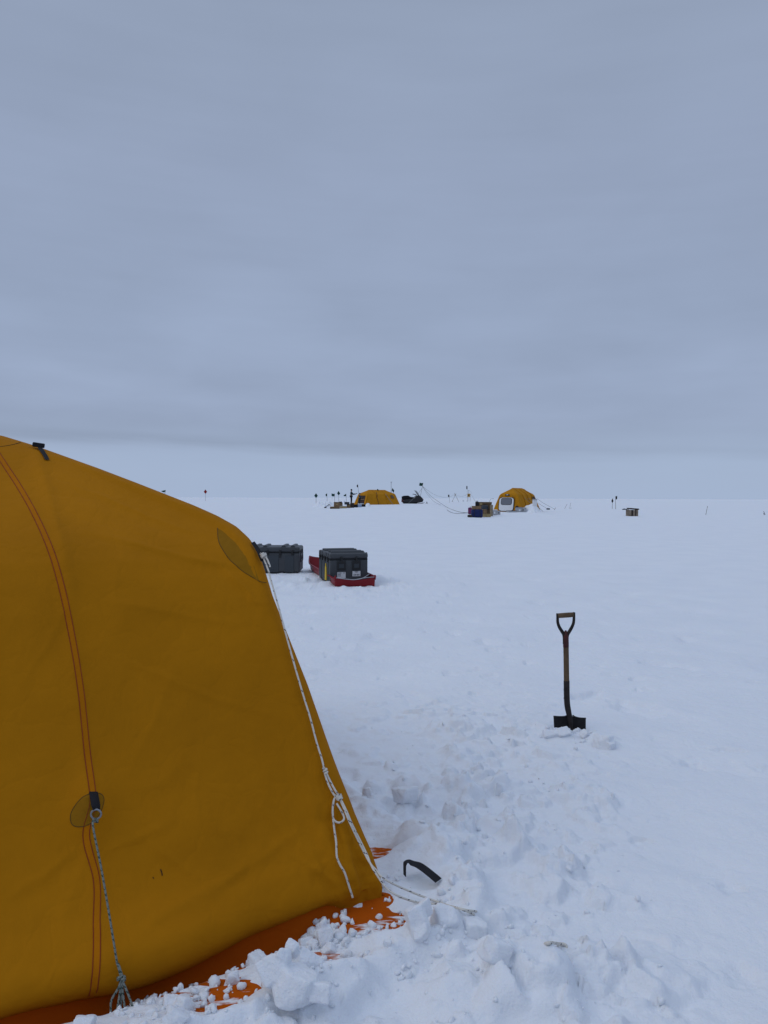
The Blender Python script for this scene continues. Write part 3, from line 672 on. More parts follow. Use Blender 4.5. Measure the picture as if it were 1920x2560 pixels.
BLK = [  # lobes of (x0, x1, ytop, ybase, depth shift) in pixels, seed, label
    ([(672, 806, 2410, 2522, -.05), (640, 732, 2382, 2466, -.01), (770, 830, 2450, 2504, -.05), (686, 730, 2372, 2426, .0)], 3, 'largest pointed snow block lying in front of the tent hem'),
    ([(724, 808, 2372, 2448, .03), (710, 752, 2346, 2402, .04)], 8, 'upright snow block leaning behind the largest pointed one'),
    ([(614, 668, 2381, 2448, .10)], 5, 'medium snow lump touching the left side of the largest pointed block'),
    ([(562, 601, 2428, 2472, .0), (576, 600, 2424, 2450, .01)], 11, 'small snow nugget left of the heaped blocks by the tent hem'),
    ([(479, 526, 2474, 2508, .0)], 21, 'small cube-like snow lump alone on the orange flap'),
    ([(400, 460, 2485, 2532, .02), (430, 486, 2490, 2530, 0)], 13, 'rounded snow lump on the orange flap at the bottom left'),
    ([(406, 480, 2522, 2568, .0)], 14, 'flat snow lump cut by the bottom frame edge, lowest of the left pair'),
    ([(176, 240, 2540, 2590, .0)], 24, 'snow lump at the tent hem in the bottom left corner'),
    ([(790, 836, 2312, 2372, .0), (798, 818, 2296, 2340, .01)], 36, 'small pyramid of snow standing on the orange flap'),
    ([(745, 780, 2340, 2378, .02), (768, 800, 2348, 2384, .0)], 17, 'knobbly snow piece left of the small pyramid'),
    ([(806, 850, 2356, 2394, .0)], 18, 'snow piece below the small pyramid'),
    ([(1010, 1078, 2262, 2346, .0), (1040, 1080, 2244, 2300, .03), (1030, 1076, 2310, 2356, -.02)], 41, 'tall angular snow block under the end of the white rope'),
    ([(1076, 1150, 2264, 2344, .03)], 52, 'rounded snow block right of the tall angular one, under the rope'),
    ([(1150, 1222, 2296, 2360, .02)], 63, 'smooth snow block just past the end of the white rope'),
    ([(958, 980, 2347, 2376, .0)], 29, 'little snow chip stuck upright on the orange streak'),
    ([(1448, 1474, 1824, 1848, .0)], 30, 'bright white snow chip at the right foot of the shovel blade'),
    ([(1476, 1536, 1832, 1880, .02), (1500, 1545, 1845, 1878, 0)], 31, 'snow clod lying right of the shovel'),
    ([(1385, 1428, 1818, 1846, .0), (1355, 1400, 1822, 1846, .0)], 33, 'snow clod piled against the left of the shovel blade'),
    ([(980, 1040, 1965, 2010, .0)], 43, 'snow clod on the trampled strip right of the tent edge'),
    ([(1238, 1258, 1957, 1996, .0)], 45, 'narrow upright snow clod in the middle of the trampled strip'),
    ([(1195, 1275, 2338, 2412, .0), (1215, 1300, 2360, 2420, .02)], 47, 'broad low snow block on the mound at bottom centre'),
    ([(905, 930, 1966, 1996, .0)], 48, 'small dirty snow knob close to the right edge of the tent'),
]
for lobes, sd, lab in BLK:
    rnd = random.Random(sd); x0, x1, y0, y1, dd = lobes[0]
    p = gnd((x0 + x1) / 2, y1 - (y1 - y0) * .10); V0 = []; F0 = []; nb = 0; O = None
    for q, (x0, x1, y0, y1, dd) in enumerate(lobes):
        D = p.y + dd; w = (x1 - x0) * D / F * 1.16; h = (y1 - y0) * D / F * 1.22; depth = w * rnd.uniform(.7, .95)
        m_ = chunk_mesh(sd + q * 7, (w, depth, h), planes=6 + (sd + q) % 4); c = at((x0 + x1) / 2, (y0 + y1) / 2, D + depth * .3)
        if O is None: O = c
        rz = Matrix.Rotation(rnd.uniform(-.4, .4), 3, 'Z')
        V0 += [tuple(rz @ v.co + c - O) for v in m_.vertices]; F0 += [tuple(i + nb for i in f.vertices) for f in m_.polygons]; nb = len(V0); bpy.data.meshes.remove(m_)
    me = bpy.data.meshes.new('snow_block'); me.from_pydata(V0, [], F0); me.polygons.foreach_set('use_smooth', [True] * len(me.polygons))
    o = link('snow_block', me, M_SNOW, None, O)
    if len(lobes) > 1:
        md = o.modifiers.new('remesh', 'REMESH'); md.mode = 'VOXEL'; md.voxel_size = .0035; md.use_smooth_shade = True
        md = o.modifiers.new('smooth', 'SMOOTH'); md.factor = .5; md.iterations = 1
    tag(o, lab, 'snow block', 'snow blocks dug out round the tent')
# crumbs of snow, past counting
rnd = np.random.RandomState(5); base = bmesh.new(); bmesh.ops.create_icosphere(base, subdivisions=2, radius=1.0)
BV = np.array([v.co[:] for v in base.verts]); BF = np.array([[v.index for v in f.verts] for f in base.faces]); base.free()
VV, FF = [], []; nv = 0
def crumbs(n, fx, rmin, rmax, pw=2.5):
    global nv
    for k in range(n):
        x, y = fx(); r = rmin + (rmax - rmin) * rnd.rand() ** pw
        pl = rnd.normal(size=(7, 3)); pl /= np.linalg.norm(pl, axis=1)[:, None]
        c = np.maximum(BV @ pl.T, 1e-3) / rnd.uniform(.45, 1, 7); rad = np.minimum((np.sum(c ** 30, 1)) ** (-1 / 30), 1.35)
        CR.append((x, y, r)); VV.append(BV * rad[:, None] * r * rnd.uniform(.65, 1.15, 3)); FF.append(BF + nv); nv += len(BV)
CR = []
def on_flap():
    while True:
        s = -rnd.rand() * 1.15 + .05; n = -rnd.rand() * .46 - .02
        if vnoise(np.array([s * 7]), np.array([n * 9]), 77)[0] > .02: break
    return TC.x + TU.x * s + TN.x * n, TC.y + TU.y * s + TN.y * n
def about(px, py, r):
    p = hit0(px, py); return lambda: (p.x + rnd.normal() * r, p.y + rnd.normal() * r)
def strip():
    y = 2.2 + 3.4 * rnd.rand() ** 1.5; return .28 + .16 * (y - 2.5) + rnd.normal() * .40, y
crumbs(240, on_flap, .002, .014); crumbs(160, about(800, 2345, .07), .004, .022, 2); crumbs(50, about(600, 2470, .16), .003, .014)
crumbs(260, strip, .003, .016, 3.0); crumbs(60, about(1425, 1845, .12), .004, .02); crumbs(90, about(440, 2530, .10), .004, .02); crumbs(60, about(1040, 2330, .15), .004, .02)
xy = np.array(CR); zz = snow(xy[:, 0], xy[:, 1]); fdn = foot_dist(xy[:, 0], xy[:, 1])
zz = np.where((fdn > -.03) & (fdn < .42), np.maximum(zz, skirt_z(xy[:, 0], xy[:, 1]) + .004), zz)
V = np.concatenate([v + np.array([x, y, z + r * .25]) for v, (x, y, r), z in zip(VV, CR, zz)]); Fc = np.concatenate(FF)
me = bpy.data.meshes.new('snow_crumbs'); me.from_pydata(V.tolist(), [], Fc.tolist()); me.polygons.foreach_set('use_smooth', [True] * len(me.polygons))
tag(link('snow_crumbs', me, M_SNOW), 'scattered crumbs of white snow on the orange flap and trampled strip', 'snow', kind='stuff')

# ---------------------------------------------------------------- shovel
def build_shovel():
    B = hit0(1428, 1832); D = B.y
    sh = thing('shovel', 'D-handled shovel with worn wooden shaft standing upright in the snow', 'shovel', (B.x, B.y, 0))
    o = Vector((B.x, B.y, 0)); k = D / F
    def q(px, py, dy=0): return at(px, py, D + dy) - o
    lean = lambda py: (1832 - py) * k * .06      # the top leans a little away
    def c(px, py, dy=0): return q(px, py, dy + lean(py))
    # grip: wooden cylinder between two metal cheeks
    gl, gr = c(1393, 1539.5), c(1435, 1536.5)
    g = MB(); g.tube([gl.lerp(gr, t) for t in (0, .06, .3, .7, .94, 1)], [.015, .017, .0178, .0178, .017, .015], 16); g.build('grip', M_WOOD, sh, smooth=True)
    y = MB()
    for sgn, pts in ((-1, [(1393.5, 1534), (1394, 1545), (1394.5, 1556), (1398, 1567), (1404, 1577), (1409.5, 1586), (1411, 1596), (1411.2, 1610)]),
                     (1, [(1435, 1531), (1435, 1543), (1434, 1556), (1430.5, 1566), (1424.5, 1577), (1419, 1586), (1417.5, 1596), (1417.8, 1610)])):
        P = spline([c(*p) for p in pts], 4); y.tube(P, [.0090 + .0035 * min(1, i / 18) for i in range(len(P))], 10)
        e = gl if sgn < 0 else gr; ax = (gr - gl).normalized()
        y.tube([e - ax * .0045, e - ax * .003, e + ax * .003, e + ax * .0045], [.013, .0185, .0185, .013], 14)
    y.build('yoke', M_RUST, sh, smooth=True)
    col = MB(); P = [c(1414.4, 1586), c(1414.5, 1590), c(1414.8, 1604), c(1415, 1618)]; col.tube([c(1414.2, 1576)] + P, [.006, .0165, .0200, .0205, .0205], 14); col.build('red_collar', M_REDP, sh, smooth=True)
    P = spline([c(1415, 1616), c(1415.6, 1650), c(1416, 1680), c(1416.5, 1706)], 5); MB().tube(P, .0192, 16).build('shaft', M_WOOD, sh, smooth=True)
    P = spline([c(1416.5, 1702), c(1416.8, 1735), c(1418, 1760), c(1421, 1778), c(1425, 1796), c(1427, 1815), c(1428, 1840)], 5)
    n = len(P); MB().tube(P, [.0212 - .009 * max(0, (i / (n - 1) - .45) / .55) for i in range(n)], 14).build('socket', M_RUST, sh, smooth=True)
    for py in (1723, 1745):
        pp = c(1410.3, py); MB().tube([pp + Vector((.004, -.004, 0)), pp + Vector((-.004, -.006, 0))], .004, 8).build('rivet', M_RUST, sh, smooth=True)
    # blade: dished plate, top edge with footrests, sunk in the snow
    rows = []
    for v in np.linspace(0, 1, 14):
        yy = 1793 + v * 62; r = []
        for u in np.linspace(-1, 1, 21):
            px = 1424 + 1.5 * v + u * (40.5 - 2.0 * v + (.0 if v > .05 else 0)); top = (2.5 * u if v < .9 else 0) + (-7 * np.exp(-(u / .22) ** 2) * (1 - v) ** 3)
            dyv = -.020 * (1 - u * u) * (.4 + .6 * v) + .028 + .03 * v
            r.append(c(px, yy + top, dyv))
        rows.append(r)
    MB().grid(rows).build('blade', M_BLADE, sh, smooth=True, solid=.0035)
    e = [c(1383.5, 1790.5, .030), c(1398, 1791.5, .022), c(1412, 1791, .016), c(1418, 1788, .012)]
    MB().tube(spline(e, 4), .0042, 8).build('footrest', M_BLADE, sh, smooth=True)
    e = [c(1432, 1788, .012), c(1438, 1792, .016), c(1450, 1795, .022), c(1464.5, 1795.5, .030)]
    MB().tube(spline(e, 4), .0042, 8).build('footrest', M_BLADE, sh, smooth=True)
build_shovel()

# ---------------------------------------------------------------- transport cases
def build_case(label, loc, rz, group, stickers=False):
    """long axis x (1.10 m), short axis y (0.76 m)"""
    Lx, Ly, H1, H2 = 1.10, .74, .475, .135
    t = thing('transport_case', label, 'case', loc, rz, group)
    b = MB(); b.box((0, 0, .06 + (H1 - .06) / 2), (Lx, Ly, H1 - .06))
    for x in (-.42, -.14, .14, .42): b.box((x, 0, .035), (.16, Ly - .06, .07))
    b.build('body', M_CASE, t, bevel=.028, seg=3)
    # corner pillars and raised panels between recesses
    for x in (-.33, 0, .33):
        for s in (-1, 1): MB().box((x, s * (Ly / 2 + .002), .235), (.20, .02, .37)).build('side_panel', M_CASED, t, bevel=.006)
    l = MB(); l.box((0, 0, H1 + .008 + H2 / 2 - .01), (Lx + .012, Ly + .012, H2 - .02))
    l.build('lid', M_CASE, t, bevel=.04, seg=3)
    for x in (-.40, -.20, .20, .40):
        r = MB(); r.prism([(x - .055, H1 + H2 - .03), (x + .055, H1 + H2 - .03), (x + .032, H1 + H2 + .022), (x - .032, H1 + H2 + .022)], -Ly / 2 + .05, Ly / 2 - .05)
        r.build('lid_rib', M_CASE, t, bevel=.008)
    for x in (-.40, -.20, .20, .40):
        for s in (-1, 1):
            r = MB(); r.prism([(x - .075, H1 + .045), (x + .075, H1 + .045), (x + .05, H1 + H2 - .012), (x - .05, H1 + H2 - .012)], s * (Ly / 2 + .003), s * (Ly / 2 + .014)); r.build('lid_foot', M_CASE, t, bevel=.005)
    s_ = MB(); s_.box((0, 0, H1 + .004), (Lx + .004, Ly + .004, .012)); s_.build('seal', M_BLACK, t)
    def latch(x, y, ax):
        a = MB(); d = (.042, .022, .105) if ax == 'y' else (.022, .042, .105)
        a.box((x, y, H1 + .005), d); d2 = (.056, .016, .04) if ax == 'y' else (.016, .056, .04); a.box((x, y, H1 - .035), d2)
        a.build('latch', M_BLACK, t, bevel=.005)
    for s in (-1, 1):
        for x in (-.40, -.135, .135, .40): latch(x, s * (Ly / 2 + .012), 'y')
        for y in (-.145, .145): latch(s * (Lx / 2 + .012), y, 'x')
    for s in (-1, 1):
        for y in (-.145, .145):
            f = MB(); X = s * (Lx / 2 + .004)
            f.box((X, y, .355), (.018, .185, .20)); fo = f.build('handle_recess', M_CASED, t, bevel=.006)
            h = MB(); h.box((X + s * .010, y, .425), (.014, .165, .055)); h.box((X + s * .010, y - .0665, .36), (.014, .032, .085)); h.box((X + s * .010, y + .0665, .36), (.014, .032, .085)); h.box((X + s * .010, y, .298), (.014, .165, .042))
            h.build('handle', M_BLACK, t, bevel=.006)
    kx = MB(); kx.tube([(.135, -Ly / 2 - .008, .385), (.135, -Ly / 2 - .016, .385)], .022, 16); kx.build('pressure_valve', M_BLACK, t)
    if stickers:
        X = -Lx / 2 - .006
        for (y, z, w, h, kind) in ((.145, .185, .16, .115, 0), (-.145, .215, .155, .115, 1)):
            a = MB(); a.box((X, y, z), (.005, w, h)); lb = a.build('sticker', M_LABEL, t)
            tx = MB(); Xt = X - .0035
            rows_ = ((.040, .42), (.012, .36), (-.014, .36)) if kind == 0 else ((.042, .5), (.022, .3))
            for dz, wd in rows_: tx.box((Xt, y + w * (.5 - wd / 2 - .06) if kind == 0 else y, z + dz), (.002, w * wd, .011))
            if kind == 0: tx.box((Xt, y - w * .3, z + .04), (.002, w * .22, .010))
            else:
                for k in range(4): tx.box((Xt, y + w * (.3 - .2 * k), z - .03), (.002, w * .10, .03))
            tx.build('print', M_INK, lb)
        yl = MB(); yl.box((-.28, Ly / 2 + .022, .20), (.14, .016, .26), None, .25); yl.box((-.27, Ly / 2 + .020, .355), (.05, .012, .07)); yl.build('yellow_tag', M_YTAG, t, bevel=.004)
    return t
GRP = 'grey transport cases'
c1 = hit0(748.6, 1436); build_case('grey ribbed transport case standing on the snow left of the red sled', (c1.x - .55, c1.y + .38, sz(-2.3, 17) - .02), 0, GRP)
# sled: thin red tray with raised ends
A0, A1 = hit0(838, 1470), hit0(934, 1464)
ang = radians(13.5); A0.x -= .03; A1 = A0 + Vector((cos(ang), sin(ang), 0)) * .80
sled = thing('sled', 'long red plastic sled carrying a grey case on the snow', 'sled', ((A0.x + A1.x) / 2, (A0.y + A1.y) / 2, -.01), ang)
SLW, SLL, SLH = (A1 - A0).length, 3.5, .20
n_ = 44; rows = []
for v in np.linspace(0, 1, n_):
    yy = v * SLL; end = max(0, 1 - yy / .16) ** 2 * .02 + max(0, 1 - (SLL - yy) / .55) ** 2 * .08
    pinch = 1 - .10 * max(0, 1 - yy / .15) ** 2 - .16 * max(0, 1 - (SLL - yy) / .5) ** 2; hw = SLW / 2 * pinch
    h = SLH + .06 * max(0, 1 - (SLL - yy) / .6) ** 2 - .03 * max(0, 1 - yy / .12)
    r = [(-hw - .025, yy, end + h - .012), (-hw - .022, yy, end + h), (-hw, yy, end + h), (-hw + .02, yy, end + .07), (-hw + .06, yy, end + .018), (-hw * .5, yy, end + .01), (0, yy, end + .016), (hw * .5, yy, end + .01), (hw - .06, yy, end + .018), (hw - .02, yy, end + .07), (hw, yy, end + h), (hw + .022, yy, end + h), (hw + .025, yy, end + h - .012)]
    rows.append(r)
tray = MB().grid(rows)
def endwall(yy, off, h, base, hw):
    rr = []
    for k in np.linspace(0, 1, 6): rr.append([(x * hw, yy + off * k, base + .012 + (h - .045 * (1 - (x) ** 2)) * k) for x in np.linspace(-1, 1, 15)])
    tray.grid(rr)
endwall(.01, -.03, .175, .01, SLW / 2 * .93); endwall(SLL, .10, .24, .08, SLW / 2 * .84)
tray.build('tray', M_SLED, sled, smooth=False, solid=.006)
for s in (-1, 1): MB().tube([(s * SLW / 2 * .93, -.02, .15), (s * SLW / 2 * .93, -.025, .235)], .016, 10).build('bow_post', M_SLED, sled, smooth=True)
k_ = MB(); k_.tube(spline([(-SLW / 2 * .9, -.03, .20), (-.12, -.035, .165), (.0, -.035, .16), (.14, -.035, .185), (SLW / 2 * .75, .14, .24)], 6), .007, 6)
k_.tube(spline([(.02, -.03, .162), (.2, -.03, .19), (SLW / 2 * .9, -.03, .20)], 6), .006, 6); k_.build('tow_cord', M_LTGREY, sled, smooth=True)
for yy in (1.75, 2.05, 2.35, 2.7): MB().tube([(-SLW / 2 + .03, yy, .14), (0, yy + .06, .06), (SLW / 2 - .03, yy - .04, .14)], .006, 6).build('lashing', M_BLACK, sled, smooth=True)
ca = ang + radians(2); yy = .42 + .55; off = Vector((-sin(ca), cos(ca), 0)) * yy
cpos = Vector(((A0.x + A1.x) / 2, (A0.y + A1.y) / 2, .006)) + off + Vector((cos(ca), sin(ca), 0)) * -.02
build_case('grey ribbed transport case with two white stickers riding on the red sled', cpos, ca + pi / 2, GRP, True)

# ---------------------------------------------------------------- camp in the distance
def crate(name, label, cat, x0, x1, yt, yb, m, D, depth=None, rz=0, group=None, lid=True, lidm=None, tape=None, patch=None, bev=.02):
    """box thing read off the photo: pixel extents at depth D"""
    D = D[0] if isinstance(D, tuple) else gp((x0 + x1) / 2, yb).y
    c = at((x0 + x1) / 2, yb, D); k = D / F; w, h = (x1 - x0) * k, (yb - yt) * k; d = depth or w * .7
    t = thing(name, label, cat, (c.x, c.y + d / 2, c.z), rz, group)
    hb = h * .84 if lid else h
    MB().box((0, 0, hb / 2), (w * .97, d * .97, hb)).build('body', m, t, bevel=min(bev, h * .1))
    if lid: MB().box((0, 0, hb + (h - hb) / 2 + .001), (w, d, h - hb)).build('lid', lidm or m, t, bevel=min(bev, h * .05))
    if tape: MB().box((0, -d / 2 - .004, h * .55), (w * .10, .01, h * .9)).build('tape', tape, t)
    if patch:
        px_, pz_, pw_, ph_, pm = patch; MB().box((w * px_, -d / 2 - .006, h * pz_), (w * pw_, .012, h * ph_)).build('sticker', pm, t)
    return t
def flag(label, base, top, D, side=0, m=None, w=10, h=11, shape='tri', group='green marker flags of the camp', name='marker_flag'):
    """bamboo pole with a cloth; base/top pixels at depth D; cloth w x h pixels, hanging to the given side"""
    if D < 200: D = gp(*base).y
    else: D -= 200
    b = at(*base, D); t_ = at(*top, D); k = D / F
    r = thing(name, label, 'flag', b, 0, group)
    d = t_ - b; MB().tube([-d.normalized() * .25, d * .5, d], [.022, .019, .016], 8).build('pole', M_BAMBOO, r, smooth=True)
    W_, H_ = w * k, h * k; rows = []; ax = Vector((side if side else .6, .25, 0)).normalized(); dn = -d.normalized()
    for i, v in enumerate(np.linspace(0, 1, 9)):
        row = []
        for u in np.linspace(0, 1, 7):
            if shape == 'tri': wu = W_ * u * (1 - abs(2 * v - 1.25) / 1.25 * .9); dv = H_ * (v + .18 * u)
            elif shape == 'dia': wu = W_ * (u - .5) * (1 - abs(2 * v - 1) ** 1.2 * (1.0 if v < .62 else 1.0)) * (1.2 if v > .45 else 1.0); dv = H_ * v
            elif shape == 'droop': wu = W_ * u * (1 - .55 * v); dv = H_ * (v * (1 - .35 * u) + .55 * u)
            else: wu = W_ * u; dv = H_ * (v + .10 * sin(u * 4))
            row.append(d + ax * wu + dn * dv + Vector((0, .06 * W_ * sin(5 * u + 3 * v), 0)))
        rows.append(row)
    MB().grid(rows).build('cloth', m or M_FLAG, r, smooth=True, solid=.008)
    return r
# snow piles of the camp
def pile(label, x0, x1, yt, yb, D, seed, depth=1.2):
    c = at((x0 + x1) / 2, yb, D); k = D / F; w = (x1 - x0) * k; c.z = sz(c.x, c.y + depth * .4) - .05; h = .8 * max(at(x0, yt, D).z - c.z, .2)
    gx = np.linspace(-1, 1, 46); X, Y = np.meshgrid(gx, gx); r = np.hypot(X, Y)
    Z = h * 1.15 * sstep(1.0, .1, r * (1 + .5 * fbm(X * 1.6 + seed, Y * 1.6, seed, 2))) * (1 + .35 * fbm(X * 3, Y * 3 + seed, seed + 3, 2)) - .02
    me = grid_mesh('snow_pile', np.stack([X * w / 2 * 1.15, Y * depth, Z], -1), None)
    o = link('snow_pile', me, M_SNOW, None, (c.x, c.y + depth * .4, c.z)); return tag(o, label, kind='structure')
pile('snow pile left of the brown boxes', 782, 820, 1254, 1264, 76, 1, 2.0); pile('snow pile behind the flags', 800, 835, 1252, 1262, 82, 2, 2.5)
pile('snow bank at the doorway of the left tent', 912, 929, 1256, 1265, 80, 3, .6); pile('snow pile behind the boxes', 850, 866, 1251, 1262, 88, 4, 1.5)
pile('snow bank against the right tent wall', 1310, 1358, 1259, 1278, 73, 5, 1.4); pile('snow heaped left of the tent door', 1232, 1248, 1264, 1278, 77, 6, .8)
pile('snow bank below the right tent', 1316, 1348, 1272, 1282, 71, 7, .8)
# far tents
FAR_END = np.array([(0, 0, 0), (.5, .20, .10), (1.0, .42, .20), (1.38, .60, .27), (1.5, .74, .33), (1.62, .98, .50), (1.8, 1.30, .80), (1.93, 1.52, 1.02), (2.0, 1.62, 1.12)])
def far_tent(label, pos, rz, Lx, Wy, H):
    t = thing('expedition_tent', label, 'tent', pos, rz, 'yellow tents of the far camp')
    T = prof_table(60, FAR_END); P = []
    for z, a, b in T:
        hx = Lx / 2 - b * Lx / 4.4; hy = max((Wy / 2) * (1 - a / 1.62), 0.0); rr = min(.12, hy * .5); row = []
        for (cx, cy, t0) in ((1, -1, -90), (1, 1, 0), (-1, 1, 90), (-1, -1, 180)):
            for k in range(6):
                th = radians(t0 + 90 * k / 5); row.append((cx * (hx - rr) + rr * cos(th), cy * (hy - rr) + rr * sin(th), z / 2 * H))
        # subdivide the long straight runs with a little sag between the poles
        out = []
        for i in range(len(row)):
            p, q = Vector(row[i]), Vector(row[(i + 1) % len(row)])
            if (i % 6) == 5:
                for k in range(16):
                    f = k / 16; s = p.lerp(q, f); sag = .05 * abs(sin(pi * f * 3)) * sin(pi * min(1, z / 1.9)); nrm = Vector((q - p).cross(Vector((0, 0, 1)))); nrm = nrm.normalized() if nrm.length > .01 else Vector((0, 0, 0))
                    w_ = .02 * float(vnoise(f * 9 + i, z * 4, 400)); out.append(tuple(s - nrm * (sag + w_)))
            else: out.append(tuple(p))
        P.append(out)
    link('canopy', grid_mesh('canopy', np.array(P), None, wrap=True), M_FAR, t)
    return t, T
def end_pt(Lx, Wy, H, T, y, zf, side=-1, off=.03):      # point on the end wall (local), zf height
    b = float(np.interp(zf * 2 / H, T[:, 0], T[:, 2])) * Lx / 4.4; return Vector((side * (Lx / 2 - b + off), y, zf))
def side_pt(Lx, Wy, H, T, x, zf, side=-1, off=.03):
    a = float(np.interp(zf * 2 / H, T[:, 0], T[:, 1])); return Vector((x, side * (Wy / 2 * (1 - a / 1.62) + off), zf))
# right tent: door end towards the camera
DB = gp(1231, 1279).y; kB = DB / F
pb = at(1276, 1277.5, DB + 1.6)
LB, WB, HB = 5.6, 3.0, 2.32
rB = radians(90 - 30)
tB, TB = far_tent('yellow tent with white door panel behind the pile of bags and boxes', at(1231, 1279, DB) + Vector((LB / 2 * cos(rB) + WB / 2 * sin(rB), LB / 2 * sin(rB) - WB / 2 * cos(rB), 0)), 0, LB, WB, HB)
tB.rotation_euler = (0, 0, rB)
def wedge(pts, name, m, parent, thick=.03):
    return MB().grid(pts).build(name, m, parent, solid=thick)
def door_rows(y0, y1, z0, z1, off, n=8, r=.25):
    rows = []
    for z in np.linspace(z0, z1, 14):
        d = min(z - z0, z1 - z); ins = 0 if d >= r else r - sqrt(max(r * r - (r - d) ** 2, 0))
        rows.append([end_pt(LB, WB, HB, TB, y, z, -1, off) for y in np.linspace(y0 + ins, y1 - ins, n)])
    return rows
dy = .12
MB().grid(door_rows(-.78 + dy, .78 + dy, .05, 1.42, .04, r=.3)).build('door_trim', M_BLACK, tB, solid=.02)
dr = MB().grid(door_rows(-.72 + dy, .72 + dy, .09, 1.37, .07, r=.26)).build('door', M_WHITE, tB, solid=.02)
MB().grid(door_rows(-.56 + dy, .56 + dy, .66, 1.32, .085, r=.16)).build('window_trim', M_BLACK, dr, solid=.02)
MB().grid(door_rows(-.51 + dy, .51 + dy, .70, 1.28, .11, r=.13)).build('window', M_MESHW, dr, solid=.02)
lg = MB().grid(door_rows(-.24 + dy, .20 + dy, 1.56, 1.70, .04, r=.02)).build('name_patch', M_BLACK, tB, solid=.02)
MB().grid(door_rows(-.11 + dy, .07 + dy, 1.605, 1.655, .07, r=.005)).build('lettering', M_LABEL, lg, solid=.01)
for y in (-.45, .62):
    MB().grid(door_rows(y - .03, y + .03, 1.36, 1.52, .05, r=.005)).build('toggle_strap', M_DKBROWN, tB, solid=.02)
MB().grid(door_rows(-.74 + dy, .74 + dy, 1.40, 1.46, .10, r=.01)).build('rolled_flap', M_FAR, tB, solid=.08)
for x in (-1.1, 0.2, 1.5):
    pts = [side_pt(LB, WB, HB, TB, x, z, -1, .03) for z in np.linspace(.1, 2.25, 14)]
    MB().tube(pts, .03, 6).build('pole_sleeve', M_FAR, tB, smooth=True)
pts = [side_pt(LB, WB, HB, TB, 1.75 + .5 * cos(t), 1.25 + .25 * sin(t), -1, .03) for t in np.linspace(0, 2 * pi, 15)[:-1]]
b_ = MB(); b_.add([side_pt(LB, WB, HB, TB, 1.75, 1.25, -1, .035)] + pts, [(0, i + 1, (i + 1) % 14 + 1) for i in range(14)]); b_.build('vent', M_DKBROWN, tB, solid=.02)
for i, (x, w_) in enumerate(((-.9, .05), (.1, .05))):
    MB().tube([side_pt(LB, WB, HB, TB, x, 1.35, -1, .03), side_pt(LB, WB, HB, TB, x + .5, .02, -1, .95)], .018, 6).build('guy_rope', M_FROPE, tB, smooth=True)
# left tent: long side towards the camera, doorway at its left end
DA = 89.0
pa = at(942, 1261.5, DA + 1.0); LA, WA, HA = 4.9, 2.8, 1.80
tA, TA = far_tent('yellow tent with dark open doorway beside the two people', (pa.x, pa.y + .8, pa.z - .06), radians(38), LA, WA, HA)
def rowsA(y0, y1, z0, z1, off): return [[end_pt(LA, WA, HA, TA, y, z, -1, off) for y in np.linspace(y0, y1, 6)] for z in np.linspace(z0, z1, 8)]
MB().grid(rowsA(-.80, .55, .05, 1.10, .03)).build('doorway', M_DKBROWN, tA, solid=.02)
MB().grid(rowsA(-.70, .10, .62, .70, .06)).build('shelf', M_CARD, tA, solid=.04)
MB().grid(rowsA(-.70, .10, .36, .44, .06)).build('shelf', M_REDP, tA, solid=.04)
MB().grid(rowsA(-.75, .30, .12, .22, .07)).build('shelf', M_LTGREY, tA, solid=.04)
MB().grid(rowsA(-1.12, -.80, .03, 1.25, .06)).build('door_flap', M_FAR, tA, solid=.02)
for x in (-.8, .55):
    MB().tube([side_pt(LA, WA, HA, TA, x, z, -1, .02) for z in np.linspace(.05, HA * .97, 14)], .028, 6).build('pole_sleeve', M_FAR, tA, smooth=True)
MB().tube([side_pt(LA, WA, HA, TA, -.55, 1.45, -1, .03), side_pt(LA, WA, HA, TA, -.75, 1.05, -1, .05)], .05, 6).build('webbing', M_DKBROWN, tA, smooth=True)
MB().tube([side_pt(LA, WA, HA, TA, .05, 1.85, -1, .04), side_pt(LA, WA, HA, TA, .05, 1.75, -1, .10)], .07, 8).build('roof_cap', M_FLAG, tA, smooth=True)
for x0_, z0_, x1_, d_ in ((-.8, 1.05, -1.1, .8), (.6, 1.35, .95, .9)):
    MB().tube([side_pt(LA, WA, HA, TA, x0_, z0_, -1, .04), side_pt(LA, WA, HA, TA, x1_, .03, -1, d_ * .6)], .022, 6).build('guy_rope', M_DKBROWN if x0_ < 0 else M_FROPE, tA, smooth=True)
b_ = MB(); pts = [side_pt(LA, WA, HA, TA, x, z, -1, .03) for x, z in ((1.25, 1.10), (1.55, 1.22), (1.75, .95), (1.75, .80), (1.35, .80))]
b_.add(pts, [(0, 1, 2, 3, 4)]); b_.build('window', M_CARD2, tA, solid=.02)
